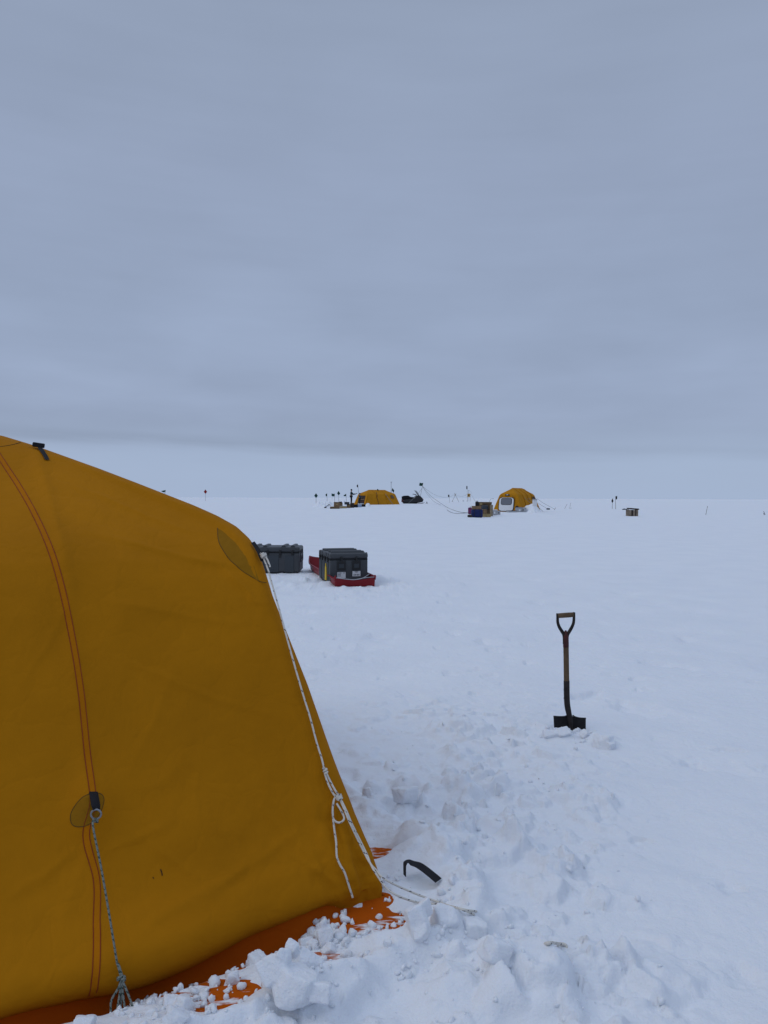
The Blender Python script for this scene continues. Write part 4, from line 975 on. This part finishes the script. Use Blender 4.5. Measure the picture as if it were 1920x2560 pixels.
# people
def person(label, foot, head, D, rz, reach, seed):
    D = gp(*foot).y if D > 90 else D; b = at(*foot, D); H_ = (foot[1] - head[1]) * D / F; s = H_ / 1.78
    t = thing('person', label, 'person', b, rz, 'people at the left tent')
    J = [(0, 0, .95), (0, 0, 1.15), (0, .0, 1.40), (0, .01, 1.52), (0, .03, 1.60), (0, .03, 1.70),                               # 0-5 spine, head
         (-.10, 0, .92), (-.11, .02, .50), (-.12, -.02, .09), (-.12, .12, .04), (.10, 0, .92), (.12, .04, .50), (.13, .02, .09), (.13, .16, .04),   # 6-13 legs
         (-.20, 0, 1.40), (-.26, .03, 1.14), (-.22, .22, 1.02), (-.21, .30, 1.02), (.20, 0, 1.40), (.24, .12, 1.16), (.18, .38, 1.10), (.16, .47, 1.11)]
    if reach:
        J[15] = (-.25, .14, 1.16); J[16] = (-.20, .42, 1.14); J[17] = (-.19, .52, 1.17); J[19] = (.24, .20, 1.17); J[20] = (.19, .52, 1.20); J[21] = (.18, .62, 1.24)
    E_ = [(0, 1), (1, 2), (2, 3), (3, 4), (4, 5), (0, 6), (6, 7), (7, 8), (8, 9), (0, 10), (10, 11), (11, 12), (12, 13), (2, 14), (14, 15), (15, 16), (16, 17), (2, 18), (18, 19), (19, 20), (20, 21)]
    R_ = [.15, .14, .16, .062, .085, .10, .10, .075, .05, .045, .10, .075, .05, .045, .08, .058, .045, .035, .08, .058, .045, .035]
    def skin(name, idx, grow, m):
        mp = {j: i for i, j in enumerate(idx)}; me = bpy.data.meshes.new(name)
        me.from_pydata([tuple(s * c for c in J[j]) for j in idx], [(mp[a], mp[c]) for a, c in E_ if a in mp and c in mp], [])
        o = link(name, me, m, t); md = o.modifiers.new('skin', 'SKIN'); md.use_smooth_shade = True
        if not me.skin_vertices: me.attributes
        for i, j in enumerate(idx):
            sv = me.skin_vertices[0].data[i]; r_ = (R_[j] + grow) * s; sv.radius = (r_, r_ * (.75 if j in (0, 1, 2) else 1)); sv.use_root = (i == 0)
        md = o.modifiers.new('sub', 'SUBSURF'); md.levels = 1; md.render_levels = 1; return o
    skin('body', list(range(22)), 0, M_SKIN)
    skin('jacket', [0, 1, 2, 14, 15, 16, 18, 19, 20], .022, M_JACKET)
    skin('trousers', [0, 6, 7, 8, 10, 11, 12], .018, M_DARKC)
    for sx, j in ((-1, 8), (1, 12)):
        x, y, z = J[j]; MB().box((x * s, (y + .06) * s, .055 * s), (.11 * s, .29 * s, .11 * s)).build('boot', M_DARKC, t, bevel=.03)
    for sx, (j, k) in ((-1, (16, 17)), (1, (20, 21))):                       # gloved hands: palm, four curled fingers and a thumb
        a, c = Vector(J[j]), Vector(J[k]); d = (c - a).normalized(); sd = d.cross(Vector((0, 0, 1))).normalized(); g = MB()
        g.tube([c * s - d * .05 * s, c * s, c * s + d * .05 * s], [.034 * s, .045 * s, .04 * s], 8)
        for f in range(4):
            p = c + d * .05 + sd * (.024 * (f - 1.5)); ln = .05 + .012 * (f in (1, 2))
            g.tube([p * s, (p + d * ln) * s, (p + d * (ln + .02) - Vector((0, 0, .035))) * s], [.014 * s, .013 * s, .010 * s], 6)
        p = c - sd * sx * .035; g.tube([p * s, (p + d * .045 - sd * sx * .03) * s, (p + d * .075 - sd * sx * .02) * s], [.016 * s, .014 * s, .011 * s], 6)
        g.build('glove', M_DARKC, t, smooth=True)
    hc = Vector((0, .03, 1.675)) * s; g = MB()
    g.tube([hc + Vector((0, -.01, z)) * s for z in (-.02, .03, .08, .115, .13)], [.118 * s, .122 * s, .105 * s, .06 * s, .01 * s], 12); g.tube([hc + Vector((0, .0, -.03)) * s, hc + Vector((0, .0, .0)) * s], [.12 * s, .124 * s], 12)
    g.build('beanie', M_DARKC, t, smooth=True)
    g = MB(); g.tube([Vector((0, .11, 1.665)) * s, Vector((0, .14, 1.64)) * s, Vector((0, .125, 1.625)) * s], [.012 * s, .018 * s, .012 * s], 6); g.build('nose', M_SKIN, t, smooth=True)
    for sx in (-1, 1): MB().tube([Vector((sx * .035, .115, 1.685)) * s, Vector((sx * .035, .128, 1.685)) * s], .012 * s, 6).build('eye', M_DARKC, t, smooth=True)
    g = MB(); g.tube([Vector((-.03, .118, 1.60)) * s, Vector((0, .128, 1.597)) * s, Vector((.03, .118, 1.60)) * s], .007 * s, 5); g.build('mouth', M_REDP, t, smooth=True)
    return t
person('person standing in dark teal jacket and beanie, reaching out towards the tent', (878, 1259.3), (878, 1223), 96, radians(-80), True, 1)
person('shorter person in black clothes standing at the tent doorway', (899, 1261.5), (899, 1232.5), 83, radians(-100), False, 2)
# snowmobile, nose to the right
def snowmobile():
    D = gp(1031, 1259.3).y; k = D / F; b = at(1031, 1259.3, D); t = thing('snowmobile', 'black snowmobile with tall smoky windshield parked beside the left tent', 'snowmobile', b, radians(8))
    X = lambda px: (px - 1031) * k; Zh = lambda py: (1259.5 - py) * k
    MB().prism([(X(1006), .10), (X(1009), .02), (X(1040), .02), (X(1046), .14), (X(1043), .34), (X(1008), .34)], -.22, .22).build('track', M_BLACK, t, bevel=.04)
    MB().prism([(X(1004), Zh(1241.5)), (X(1004), Zh(1247)), (X(1008), Zh(1250)), (X(1032), Zh(1251)), (X(1037), Zh(1246)), (X(1034), Zh(1243)), (X(1026), Zh(1242.5)), (X(1020), Zh(1239)), (X(1010), Zh(1239.5))], -.20, .20).build('seat', M_DARKC, t, bevel=.05)
    MB().prism([(X(1008), Zh(1250)), (X(1010), Zh(1255)), (X(1040), Zh(1256)), (X(1054), Zh(1256)), (X(1058), Zh(1252)), (X(1056), Zh(1246)), (X(1050), Zh(1240)), (X(1039), Zh(1239)), (X(1034), Zh(1247))], -.42, .42).build('cowling', M_HOOD, t, bevel=.09, seg=3)
    MB().prism([(X(1004), Zh(1248)), (X(1003.5), Zh(1255)), (X(1006), Zh(1256)), (X(1009), Zh(1250))], -.24, .24).build('snow_guard', M_REDP, t, bevel=.02)
    rows = []
    for v in np.linspace(0, 1, 8):
        x = X(1050) - (X(1050) - X(1039)) * v ** .8 ; z = Zh(1239.5) + (Zh(1226.5) - Zh(1239.5)) * sin(v * pi / 2); w = .40 * (1 - .45 * v ** 3)
        rows.append([(x - .18 * (abs(u) ** 2), u * w, z) for u in np.linspace(-1, 1, 11)])
    MB().grid(rows).build('windshield', M_SHIELD, t, smooth=True, solid=.02)
    g = MB(); g.tube([(X(1038), -.42, Zh(1236.5)), (X(1040), 0, Zh(1238)), (X(1038), .42, Zh(1236.5))], .03, 8); g.tube([(X(1041), 0, Zh(1238)), (X(1043), 0, Zh(1241))], .04, 8)
    g.tube([(X(1030), -.42, Zh(1235.5)), (X(1038), -.42, Zh(1236.5))], .04, 8); g.build('handlebar', M_BLACK, t, smooth=True)
    for s in (-1, 1):
        sk = MB(); rows = [[(x, s * .42 + y, z) for y in (-.08, 0, .08)] for x, z in ((X(1038), .03), (X(1046), .02), (X(1054), .03), (X(1058), .10), (X(1060), .20))]
        sk.grid(rows); sk.build('ski', M_BLACK, t, solid=.03)
        a = MB(); a.tube([(X(1048), s * .36, .34), (X(1049), s * .42, .05)], .035, 8); a.tube([(X(1045), s * .2, .35), (X(1048), s * .40, .16)], .025, 8); a.build('suspension', M_GREYM, t, smooth=True)
    MB().box((X(1058.2), 0, Zh(1249)), (.05, .34, .14)).build('headlight', M_SHIELD, t, bevel=.02)
snowmobile()
# flags
G1 = 'green marker flags left of the tent'
flag('green flag at the far left end of the row, drooping evenly both sides', (790.4, 1261.7), (790.0, 1233), 80, 0, None, 8, 12, 'dia', G1)
flag('narrow green flag second from the left in the row, trailing left', (817.9, 1258.5), (817.5, 1233), 84, -1, None, 4.5, 7, 'droop', G1)
flag('green flag above the big brown box, spread to the left', (836.7, 1258), (836.5, 1234), 80, -1, None, 8, 6.5, 'sq', G1)
flag('tallest green flag of the row, draped over its pole like a diamond', (847.2, 1258), (846.4, 1227.5), 80, 0, None, 7, 11, 'dia', G1)
flag('green flag nearest the standing person, sloping down to the left', (865.8, 1258.5), (865.3, 1234), 82, -1, None, 7.5, 6, 'tri', G1)
flag('dark flag on a tall pole rising between the two people', (898.0, 1259), (894.8, 1210.5), 85, -1, M_FLAGK, 4, 7, 'droop', G1)
flag('large green flag at the right end of the left tent roof', (988.5, 1250), (981.0, 1220), 293, 0, None, 6, 12, 'dia', G1)
flag('green flag peeping over the roof edge of the near tent', (408, 1252), (414, 1225), 260, -1, None, 12, 5, 'droop', 'single marker flags')
flag('small red flag alone on the snow far left', (513.7, 1252.5), (513.5, 1223.5), 110, 0, M_FLAGR, 7, 11, 'dia', 'single marker flags')
flag('small dark red flag left of the crossed poles', (1123.7, 1256.5), (1123.3, 1236.5), 96, -1, M_FLAGK, 3.2, 6, 'sq', 'single marker flags')
flag('dark flag on the pole beside the yellow instrument box', (1168.6, 1254.5), (1168.5, 1214.8), 97, -1, M_FLAGK, 2.6, 8, 'sq', 'single marker flags')
G2 = 'pair of black flags by the wooden crate'
flag('shorter black flag, left of the pair near the wooden crate', (1530.6, 1271.7), (1531.3, 1246), 62, 0, M_FLAGK, 5.5, 12, 'dia', G2)
flag('taller black flag, right of the pair near the wooden crate', (1538.9, 1273), (1538.9, 1240), 61, 1, M_FLAGK, 4.5, 8, 'sq', G2)
flag('square green flag on the leaning roped pole behind the snowmobile', (1047, 1258.8), (1058, 1207), 88, -1, None, 9, 7.5, 'sq', 'single marker flags')
def stick(name, label, cat, pts, D, r, m, group=None, twig=None):
    D = gp(*pts[0]).y; P = [at(x, y, D) for x, y in pts]; o = P[0]; mb = MB(); mb.tube([p - o for p in P], r, 8)
    if twig: mb.tube([at(x, y, D) - o for x, y in twig], r * .8, 8)
    return tag(mb.build(name, m, None, loc=o, smooth=True), label, cat, group)
ST = 'thin stakes standing in the snow'
stick('stake', 'thin stake behind the third green flag', 'stake', [(830.4, 1248.5), (830.4, 1242)], 120, .02, M_BAMBOO, ST)
stick('stake', 'stubby slanting stake just right of the right tent ropes', 'stake', [(1386, 1275), (1389, 1269)], 66, .02, M_BAMBOO, ST)
stick('stake', 'slanting bare stake left of the L-shaped one', 'stake', [(1411.4, 1272), (1417.8, 1260)], 66, .016, M_BAMBOO, ST)
stick('stake', 'L-shaped stake with a foot pointing right', 'stake', [(1424.2, 1271.5), (1426.8, 1257)], 66, .015, M_BAMBOO, ST, [(1424.2, 1270.8), (1429.5, 1270)])
stick('stake', 'lone leaning stake right of the wooden crate', 'stake', [(1764.4, 1287.5), (1769, 1265)], 53, .018, M_BAMBOO, ST)
stick('stake', 'short dark stake at the right frame edge, taller of two', 'stake', [(1913, 1287), (1909, 1278)], 54, .02, M_DKBROWN, ST)
stick('stake', 'short dark stake at the right frame edge, lower of two', 'stake', [(1911, 1287.5), (1908.6, 1283)], 53, .02, M_DKBROWN, ST)
def loop_(label, cx, cy, w, h, D, m, tri):
    D = gp(cx, cy + h / 2).y; c = at(cx, cy, D); k = D / F; n = 4 if tri else 17; th = np.linspace(pi / 2, pi / 2 + 2 * pi, n)
    mb = MB(); mb.tube([Vector((w / 2 * k * cos(a), 0, h / 2 * k * sin(a))) for a in th], .035, 8); return tag(mb.build('anchor_loop', m, None, loc=c, smooth=True), label, 'loop')
loop_('small black triangular loop on the snow right of the snowmobile', 1067, 1257.3, 5, 5, 90, M_BLACK, True)
loop_('small grey loop on the snow left of the yellow instrument box', 1158.3, 1252.3, 2.6, 4.2, 95, M_GREYM, False)
# antenna mast by the left tent
am = at(978, 1256, 95); ant = thing('antenna_mast', 'slim antenna mast sticking up behind the left tent', 'antenna', am)
k = 95 / F
MB().tube([(0, 0, -.2), (-.0, 0, 26 * k), (-.02, 0, 51 * k)], [.03, .03, .025], 8).build('mast', M_GREYM, ant, smooth=True)
mb = MB()
for z, w_ in ((50.5, 2.2), (48.5, 1.4)): mb.tube([(-w_ * k, 0, z * k), (w_ * k, .0, (z + 1.2) * k)], .02, 6)
mb.build('crossbar', M_GREYM, ant, smooth=True)
MB().tube([(0, 0, 40 * k), (-1.2 * k, .1, 20 * k), (-2.0 * k, .2, 2 * k)], .012, 6).build('stay', M_FROPE, ant, smooth=True)
# crossed poles
D95 = gp(1138.3, 1255.8).y; xb = at(1138.3, 1255.8, D95); xs = thing('crossed_poles', 'pair of bamboo poles lashed into an X carrying the cable', 'poles', xb)
def q95(px, py, dy=0): return at(px, py, D95 + dy) - xb
for pts in (((1129.4, 1256), (1140.3, 1232.8)), ((1147.6, 1255.6), (1135.8, 1232.6))): MB().tube([q95(*p) for p in pts], .032, 8).build('pole', M_BAMBOO, xs, smooth=True)
MB().tube([q95(1132.6, 1256, -.5), q95(1131.8, 1252.5)], .02, 8).build('brace', M_BAMBOO, xs, smooth=True)
MB().tube([q95(1136.6, 1238.6, -.05), q95(1139.4, 1236.6, -.05)], .05, 8).build('lashing', M_CARD3, xs, smooth=True)
# yellow instrument box on legs
D96 = gp(1172, 1254.4).y; yb_ = at(1172, 1254.4, D96); ib = thing('instrument_stand', 'yellow instrument box on wooden legs with a coiled hose', 'instrument', yb_)
def q96(px, py, dy=0): return at(px, py, D96 + dy) - yb_
c = q96(1172.2, 1238.3); kk = D96 / F
MB().box(c, (7 * kk, .34, 8 * kk)).build('box', M_ORANGE, ib, bevel=.03)
MB().box(c + Vector((-.06, -.18, 0)), (2.6 * kk, .03, 4 * kk)).build('panel', M_DKBROWN, ib, bevel=.01)
MB().box(c + Vector((.10, -.19, .0)), (2.0 * kk, .03, 5 * kk)).build('cover', M_CARD3, ib, bevel=.01)
for a, b2, dy in (((1169.6, 1242), (1167.2, 1254.2), -.2), ((1172, 1242), (1172.6, 1254.2), -.3), ((1175.2, 1242), (1177, 1253.4), .1)): MB().tube([q96(*a), q96(*b2, dy)], .03, 8).build('leg', M_CARD3, ib, smooth=True)
MB().tube([q96(1171, 1234.5), q96(1172, 1226.5)], .03, 8).build('post', M_DKBROWN, ib, smooth=True)
MB().tube([q96(1172, 1227), q96(1172.1, 1225)], [.05, .04], 8).build('sensor_head', M_DKBROWN, ib, smooth=True)
MB().tube([q96(1173 + 5 * cos(a) - 2 * (a > 1.5), 1232.5 - 5.5 * sin(a)) for a in np.linspace(-1.2, 2.6, 14)], .018, 6).build('hose', M_FROPE, ib, smooth=True)
MB().tube([q96(1168.5 - 4 * sin(a), 1239 - 4.5 * cos(a)) for a in np.linspace(.2, 2.9, 12)], .016, 6).build('hose', M_FROPE, ib, smooth=True)
DP = gp(1194, 1294).y; DQ = gp(1217, 1293).y; DW = gp(1215, 1290).y
# ropes and cable slung from the flag pole
def cable(label, pts, D0, D1, r=.016, name='cable', cat='cable'):
    n = len(pts); P = [at(x, y, min(D0 + (D1 - D0) * i / (n - 1), gp(x, y + .3).y - .25 if y > 1248 else 999)) for i, (x, y) in enumerate(pts)]
    P = spline(P, 6); o = P[0]; return tag(MB().tube([p - o for p in P], r, 6).build(name, M_FROPE, None, loc=o, smooth=True), label, cat, 'lines slung from the roped flag pole')
cable('cable sagging from the roped flag pole past the crossed poles to the instrument box', [(1057, 1216), (1070, 1226), (1087, 1237), (1106, 1242.6), (1121, 1242.6), (1134, 1238), (1138, 1236.5), (1143, 1239), (1152, 1241.5), (1160, 1239.5), (1166, 1235.5)], gp(1047, 1258.8).y, D96)
cable('cable dropping from the instrument box to the box pile', [(1177, 1236), (1181, 1241), (1186, 1250), (1191, 1254.5)], D96, DP + 2)
cable('long rope sagging from the roped flag pole down to the box pile', [(1057, 1216.5), (1075, 1238), (1098, 1255.5), (1120, 1269.5), (1136, 1276), (1152, 1280.5), (1170, 1282)], gp(1047, 1258.8).y, gp(1170, 1283).y, .02)
cable('short rope from the roped flag pole pegged to the snow', [(1057, 1217), (1068, 1235), (1082, 1251.5), (1094, 1259), (1102, 1262.7)], gp(1047, 1258.8).y, gp(1102, 1263).y)
cable('rope lying on the snow left of the box pile', [(1117.5, 1274.6), (1125, 1279.5), (1137, 1283.3), (1155, 1283), (1170, 1281.7)], gp(1117, 1275).y, gp(1170, 1283).y, .02)
cable('rope slanting down across the snowmobile from the roped flag pole', [(1056.6, 1217), (1052, 1225), (1040, 1240), (1020, 1258.5)], gp(1047, 1258.8).y, gp(1020, 1260).y)
# box pile near the right tent
BG = 'bags and boxes piled in front of the right tent'
crate('plywood_box', 'largest brown plywood box at the back of the pile', 'box', 1198, 1231, 1255, 1290, M_CARD2, DP + 1.2, 1.0, radians(-6), BG, True, M_CARD2, None, (-.30, .86, .18, .12, M_CARD3))
crate('wooden_crate', 'flat brown crate lying on the blue duffel bag', 'crate', 1180.5, 1203, 1265, 1273.5, M_CARD, (DP + .1,), .5, 0, BG, True, M_CARD)
crate('cardboard_box', 'plain brown box right of the blue duffel bag', 'box', 1206, 1217.5, 1273.5, 1286, M_CARD, (DQ + .08,), .4, 0, BG, True, M_CARD, M_CARD3)
crate('wooden_crate', 'pale tan crate lowest on the right of the pile', 'crate', 1207, 1227, 1285, 1293, M_CARD3, DP - .1, .5, radians(5), BG)
def duffel(name, label, cat, x0, x1, yt, yb, m, D, depth, r=.12, strap=True):
    D = D[0] if isinstance(D, tuple) else gp((x0 + x1) / 2, yb).y
    c = at((x0 + x1) / 2, yb, D); k = D / F; w, h = (x1 - x0) * k, (yb - yt) * k
    t = thing(name, label, cat, (c.x, c.y + depth / 2, c.z), 0, BG)
    o = MB().box((0, 0, h / 2), (w, depth, h)).build('body', m, t, bevel=r, seg=4, smooth=False)
    if strap:
        for s in (-.25, .25): MB().box((w * s, 0, h / 2 + .004), (w * .05, depth + .03, h + .02)).build('strap', M_BLACK, t, bevel=r * .9)
    g = MB(); g.tube([(-w * .12, 0, h), (-w * .1, 0, h + .06), (w * .1, 0, h + .06), (w * .12, 0, h)], .018, 6); g.build('handle', M_BLACK, t, smooth=True); return t
duffel('duffel_bag', 'big navy blue duffel bag at the front of the pile', 'bag', 1179, 1207.5, 1273.5, 1294, M_NAVY, DP - .6, .55, .12)
duffel('soft_bag', 'purple bag at the left end of the pile', 'bag', 1171.2, 1182, 1269, 1285.5, M_MAG, DP + .2, .4, .05, False)
duffel('soft_bag', 'black bag perched on top left of the pile', 'bag', 1189.2, 1198, 1254, 1266, M_DARKC, (DP + .15,), .35, .08, False)
d_ = duffel('soft_bag', 'slate grey bag strapped to the front of the plywood box', 'bag', 1204.5, 1221.5, 1263, 1275.5, M_SLATE, (DW - .42,), .4, .12, False)
duffel('soft_bag', 'small dark brown bag slumped at the left foot of the pile', 'bag', 1169.5, 1181, 1287, 1293.6, M_DKBROWN, DP - .7, .35, .08, False)
crate('board', 'grey board leaning on the right side of the plywood box', 'board', 1227.5, 1232.5, 1262, 1291, M_PLY, DP + .6, .5, radians(-18), BG, False, None, M_CARD3)
HG = 'hard cases and coolers by the right tent door'
crate('cooler_box', 'whitish cooler box left of the tent door', 'cooler', 1231, 1243.5, 1274, 1288, M_LTGREY, 62, .5, radians(4), HG, True, M_WHITE, None, (-.1, .45, .28, .4, M_WHITE))
crate('cooler_box', 'second light grey cooler box, touching the tent door', 'cooler', 1243.5, 1252, 1277, 1287, M_LTGREY, 63, .45, radians(-8), HG, True, M_LTGREY, None, (0, .5, .3, .3, M_INK))
crate('hard_case', 'grey hard case right of the tent door, left half of the stack', 'case', 1290, 1305, 1268, 1280.5, M_LTGREY, 66, .5, 0, HG, True, M_GREYM, None, (.1, .4, .3, .35, M_WHITE))
crate('hard_case', 'grey hard case with dark latch beside it on the right', 'case', 1305, 1316, 1269, 1280.5, M_LTGREY, 66.2, .5, radians(5), HG, True, M_LTGREY, None, (-.3, .5, .16, .3, M_BLACK))
crate('tool_box', 'low black tool box at the right end of the grey hard cases', 'box', 1316, 1327, 1273.5, 1280, M_DARKC, 66, .4, 0, HG, True, M_GREYM)
crate('drum', 'tall whitish tub standing on the snow bank by the tent wall', 'tub', 1333, 1343, 1247.5, 1266, M_WHITE, (70,), .42, 0, HG, True, M_LTGREY)
duffel('soft_bag', 'small black bag at the tent door post', 'bag', 1289.5, 1297, 1265.5, 1271, M_DARKC, (gp(1297, 1280.5).y + .1,), .3, .06, False)
crate('sled_pan', 'flat white and black hauling pan lying before the tent door', 'pan', 1269, 1291, 1276.5, 1281, M_LTGREY, 65, .6, radians(14), HG, True, M_BLACK)
crate('battery_box', 'small dark box at the end of the right tent guy ropes', 'box', 1367, 1375, 1270.4, 1274.2, M_SLATE, 66, .25, 0, HG, True, M_GREYM)
for lab, pts in (('upper guy rope of the right tent stretched to the right', [(1342, 1246), (1357, 1257), (1372, 1265), (1386, 1272.5)]), ('lower guy rope of the right tent running to the small dark box', [(1346, 1258), (1355, 1264), (1368, 1271.5)]), ('thin rope from the back of the left wall of the right tent', [(1223, 1258), (1226, 1248.5), (1234, 1246.5)])):
    P = [at(x, y, 76 - (10 * i / (len(pts) - 1))) for i, (x, y) in enumerate(pts)]; tag(MB().tube([p - P[0] for p in spline(P, 4)], .014, 6).build('guy_rope', M_FROPE, None, loc=P[0], smooth=True), lab, 'rope', 'guy ropes of the right tent')
# boxes left of the left tent
LG = 'boxes and gear heaped left of the left tent'
DL = gp(837, 1272).y
crate('cardboard_box', 'biggest brown box with a white label, in the left heap', 'box', 834, 848.5, 1255, 1267, M_CARD, (DL + .08,), .5, radians(3), LG, True, M_CARD2, None, (.05, .52, .30, .26, M_CARD3))
crate('wooden_crate', 'long low brown crate at the front left of the heap', 'crate', 824.6, 849, 1266.5, 1272, M_CARD2, DL, .45, 0, LG, True, M_CARD)
crate('cardboard_box', 'dark brown box touching the right of the biggest brown box', 'box', 848.5, 856, 1256.5, 1267.5, M_CARD2, DL + .4, .5, 0, LG)
crate('tan_sack_box', 'pale tan open box in the middle of the heap', 'box', 849.5, 866, 1265, 1270.8, M_CARD3, DL - .1, .45, radians(-4), LG, True, M_LTGREY)
crate('hard_case', 'dark slate case tilted on top of the heap', 'case', 861, 873, 1255, 1261.5, M_SLATE, (gp(871, 1270).y + .05,), .4, radians(10), LG, True, M_BLACK)
crate('cardboard_box', 'brown box in the middle of the heap under the slate case', 'box', 866.5, 876, 1260.5, 1270, M_CARD2, DL + .2, .45, 0, LG, True, M_DKBROWN, None, (.2, .6, .22, .2, M_CARD3))
crate('cardboard_box', 'rounded brown box near the feet of the standing person', 'box', 875.5, 884.5, 1257, 1269.5, M_DKBROWN, DL + .4, .45, radians(8), LG, True, M_CARD2)
crate('tool_box', 'black box between the brown boxes and the blue tub', 'box', 884, 894.5, 1261, 1268.5, M_DARKC, DL + .2, .4, 0, LG, True, M_DKBROWN)
crate('storage_tub', 'blue and white plastic tub at the right of the heap', 'tub', 894, 904, 1259.5, 1268, M_BLUEW, DL + .3, .4, 0, LG, True, M_WHITE)
crate('tool_box', 'black low box at the far right end of the heap', 'box', 903.7, 913.5, 1260.5, 1267, M_DARKC, DL + .6, .4, radians(6), LG, True, M_CARD2)
crate('small_bag_box', 'small black bundle behind the biggest brown box', 'bundle', 848, 855, 1254, 1258, M_DARKC, (gp(852, 1267.5).y + .08,), .3, 0, LG)
bd = gp(814, 1270); b_ = thing('tilted_sled', 'grey pulk sled tilted on the snow at the left end of the heap', 'sled', bd, radians(10), LG)
k = bd.y / F
MB().box((3 * k, .2, 4.5 * k), (15 * k, .35, .05), Matrix.Rotation(radians(-32), 3, 'Y')).build('tray', M_GREYM, b_, bevel=.02)
MB().box((-.5 * k, .0, 1.0 * k), (5 * k, .3, 3 * k), Matrix.Rotation(radians(-20), 3, 'Y')).build('nose', M_DARKC, b_, bevel=.03)
MB().box((10 * k, .2, 8 * k), (6 * k, .3, .06), Matrix.Rotation(radians(35), 3, 'Y')).build('flap', M_PLY, b_, bevel=.02)
# weathered wooden crate on the right
DC = gp(1580, 1290.5).y; k = DC / F; cc = at(1580, 1290.5, DC)
cr = thing('plank_crate', 'weathered plank crate half buried in snow on the right', 'crate', (cc.x, cc.y, cc.z), radians(6))
X = lambda px: (px - 1580) * k; Zc = lambda py: (1290.5 - py) * k
for i, (a, b2, dm) in enumerate(((1572, 1578, M_PLY), (1578.2, 1583, M_DKBROWN), (1583.2, 1588, M_PLY), (1588.2, 1591, M_DKBROWN), (1591.2, 1596, M_PLY))):
    MB().box(((X(a) + X(b2)) / 2, .0 + .01 * (i % 2), Zc(1282.5) - .01), (X(b2) - X(a), .03, 16 * k)).build('plank', dm, cr, bevel=.004)
MB().prism([(X(1564), Zc(1273.5)), (X(1571.8), Zc(1273.5)), (X(1571.8), Zc(1288)), (X(1567), Zc(1281))], .02, .05).build('plank', M_PLY, cr, bevel=.004)
MB().box((X(1595.5), .30, Zc(1282)), (.03, .58, 16 * k)).build('side', M_PLY, cr, bevel=.004)
MB().box((X(1572), .30, Zc(1282)), (.03, .58, 16 * k)).build('side', M_PLY, cr, bevel=.004)
MB().box((X(1586), .28, Zc(1272.2)), (24 * k, .66, 3.2 * k), Matrix.Rotation(radians(4), 3, 'Y')).build('lid', M_DKBROWN, cr, bevel=.01)
MB().box((X(1562), .1, Zc(1273.6)), (10 * k, .3, 1.6 * k), Matrix.Rotation(radians(-5), 3, 'Y')).build('loose_board', M_SLATE, cr, bevel=.01)
MB().tube([(X(1556), .1, Zc(1274.5)), (X(1560), .1, Zc(1272.2)), (X(1566), .1, Zc(1273.2))], [.02, .05, .03], 8).build('wrapping', M_GREYM, cr, smooth=True)
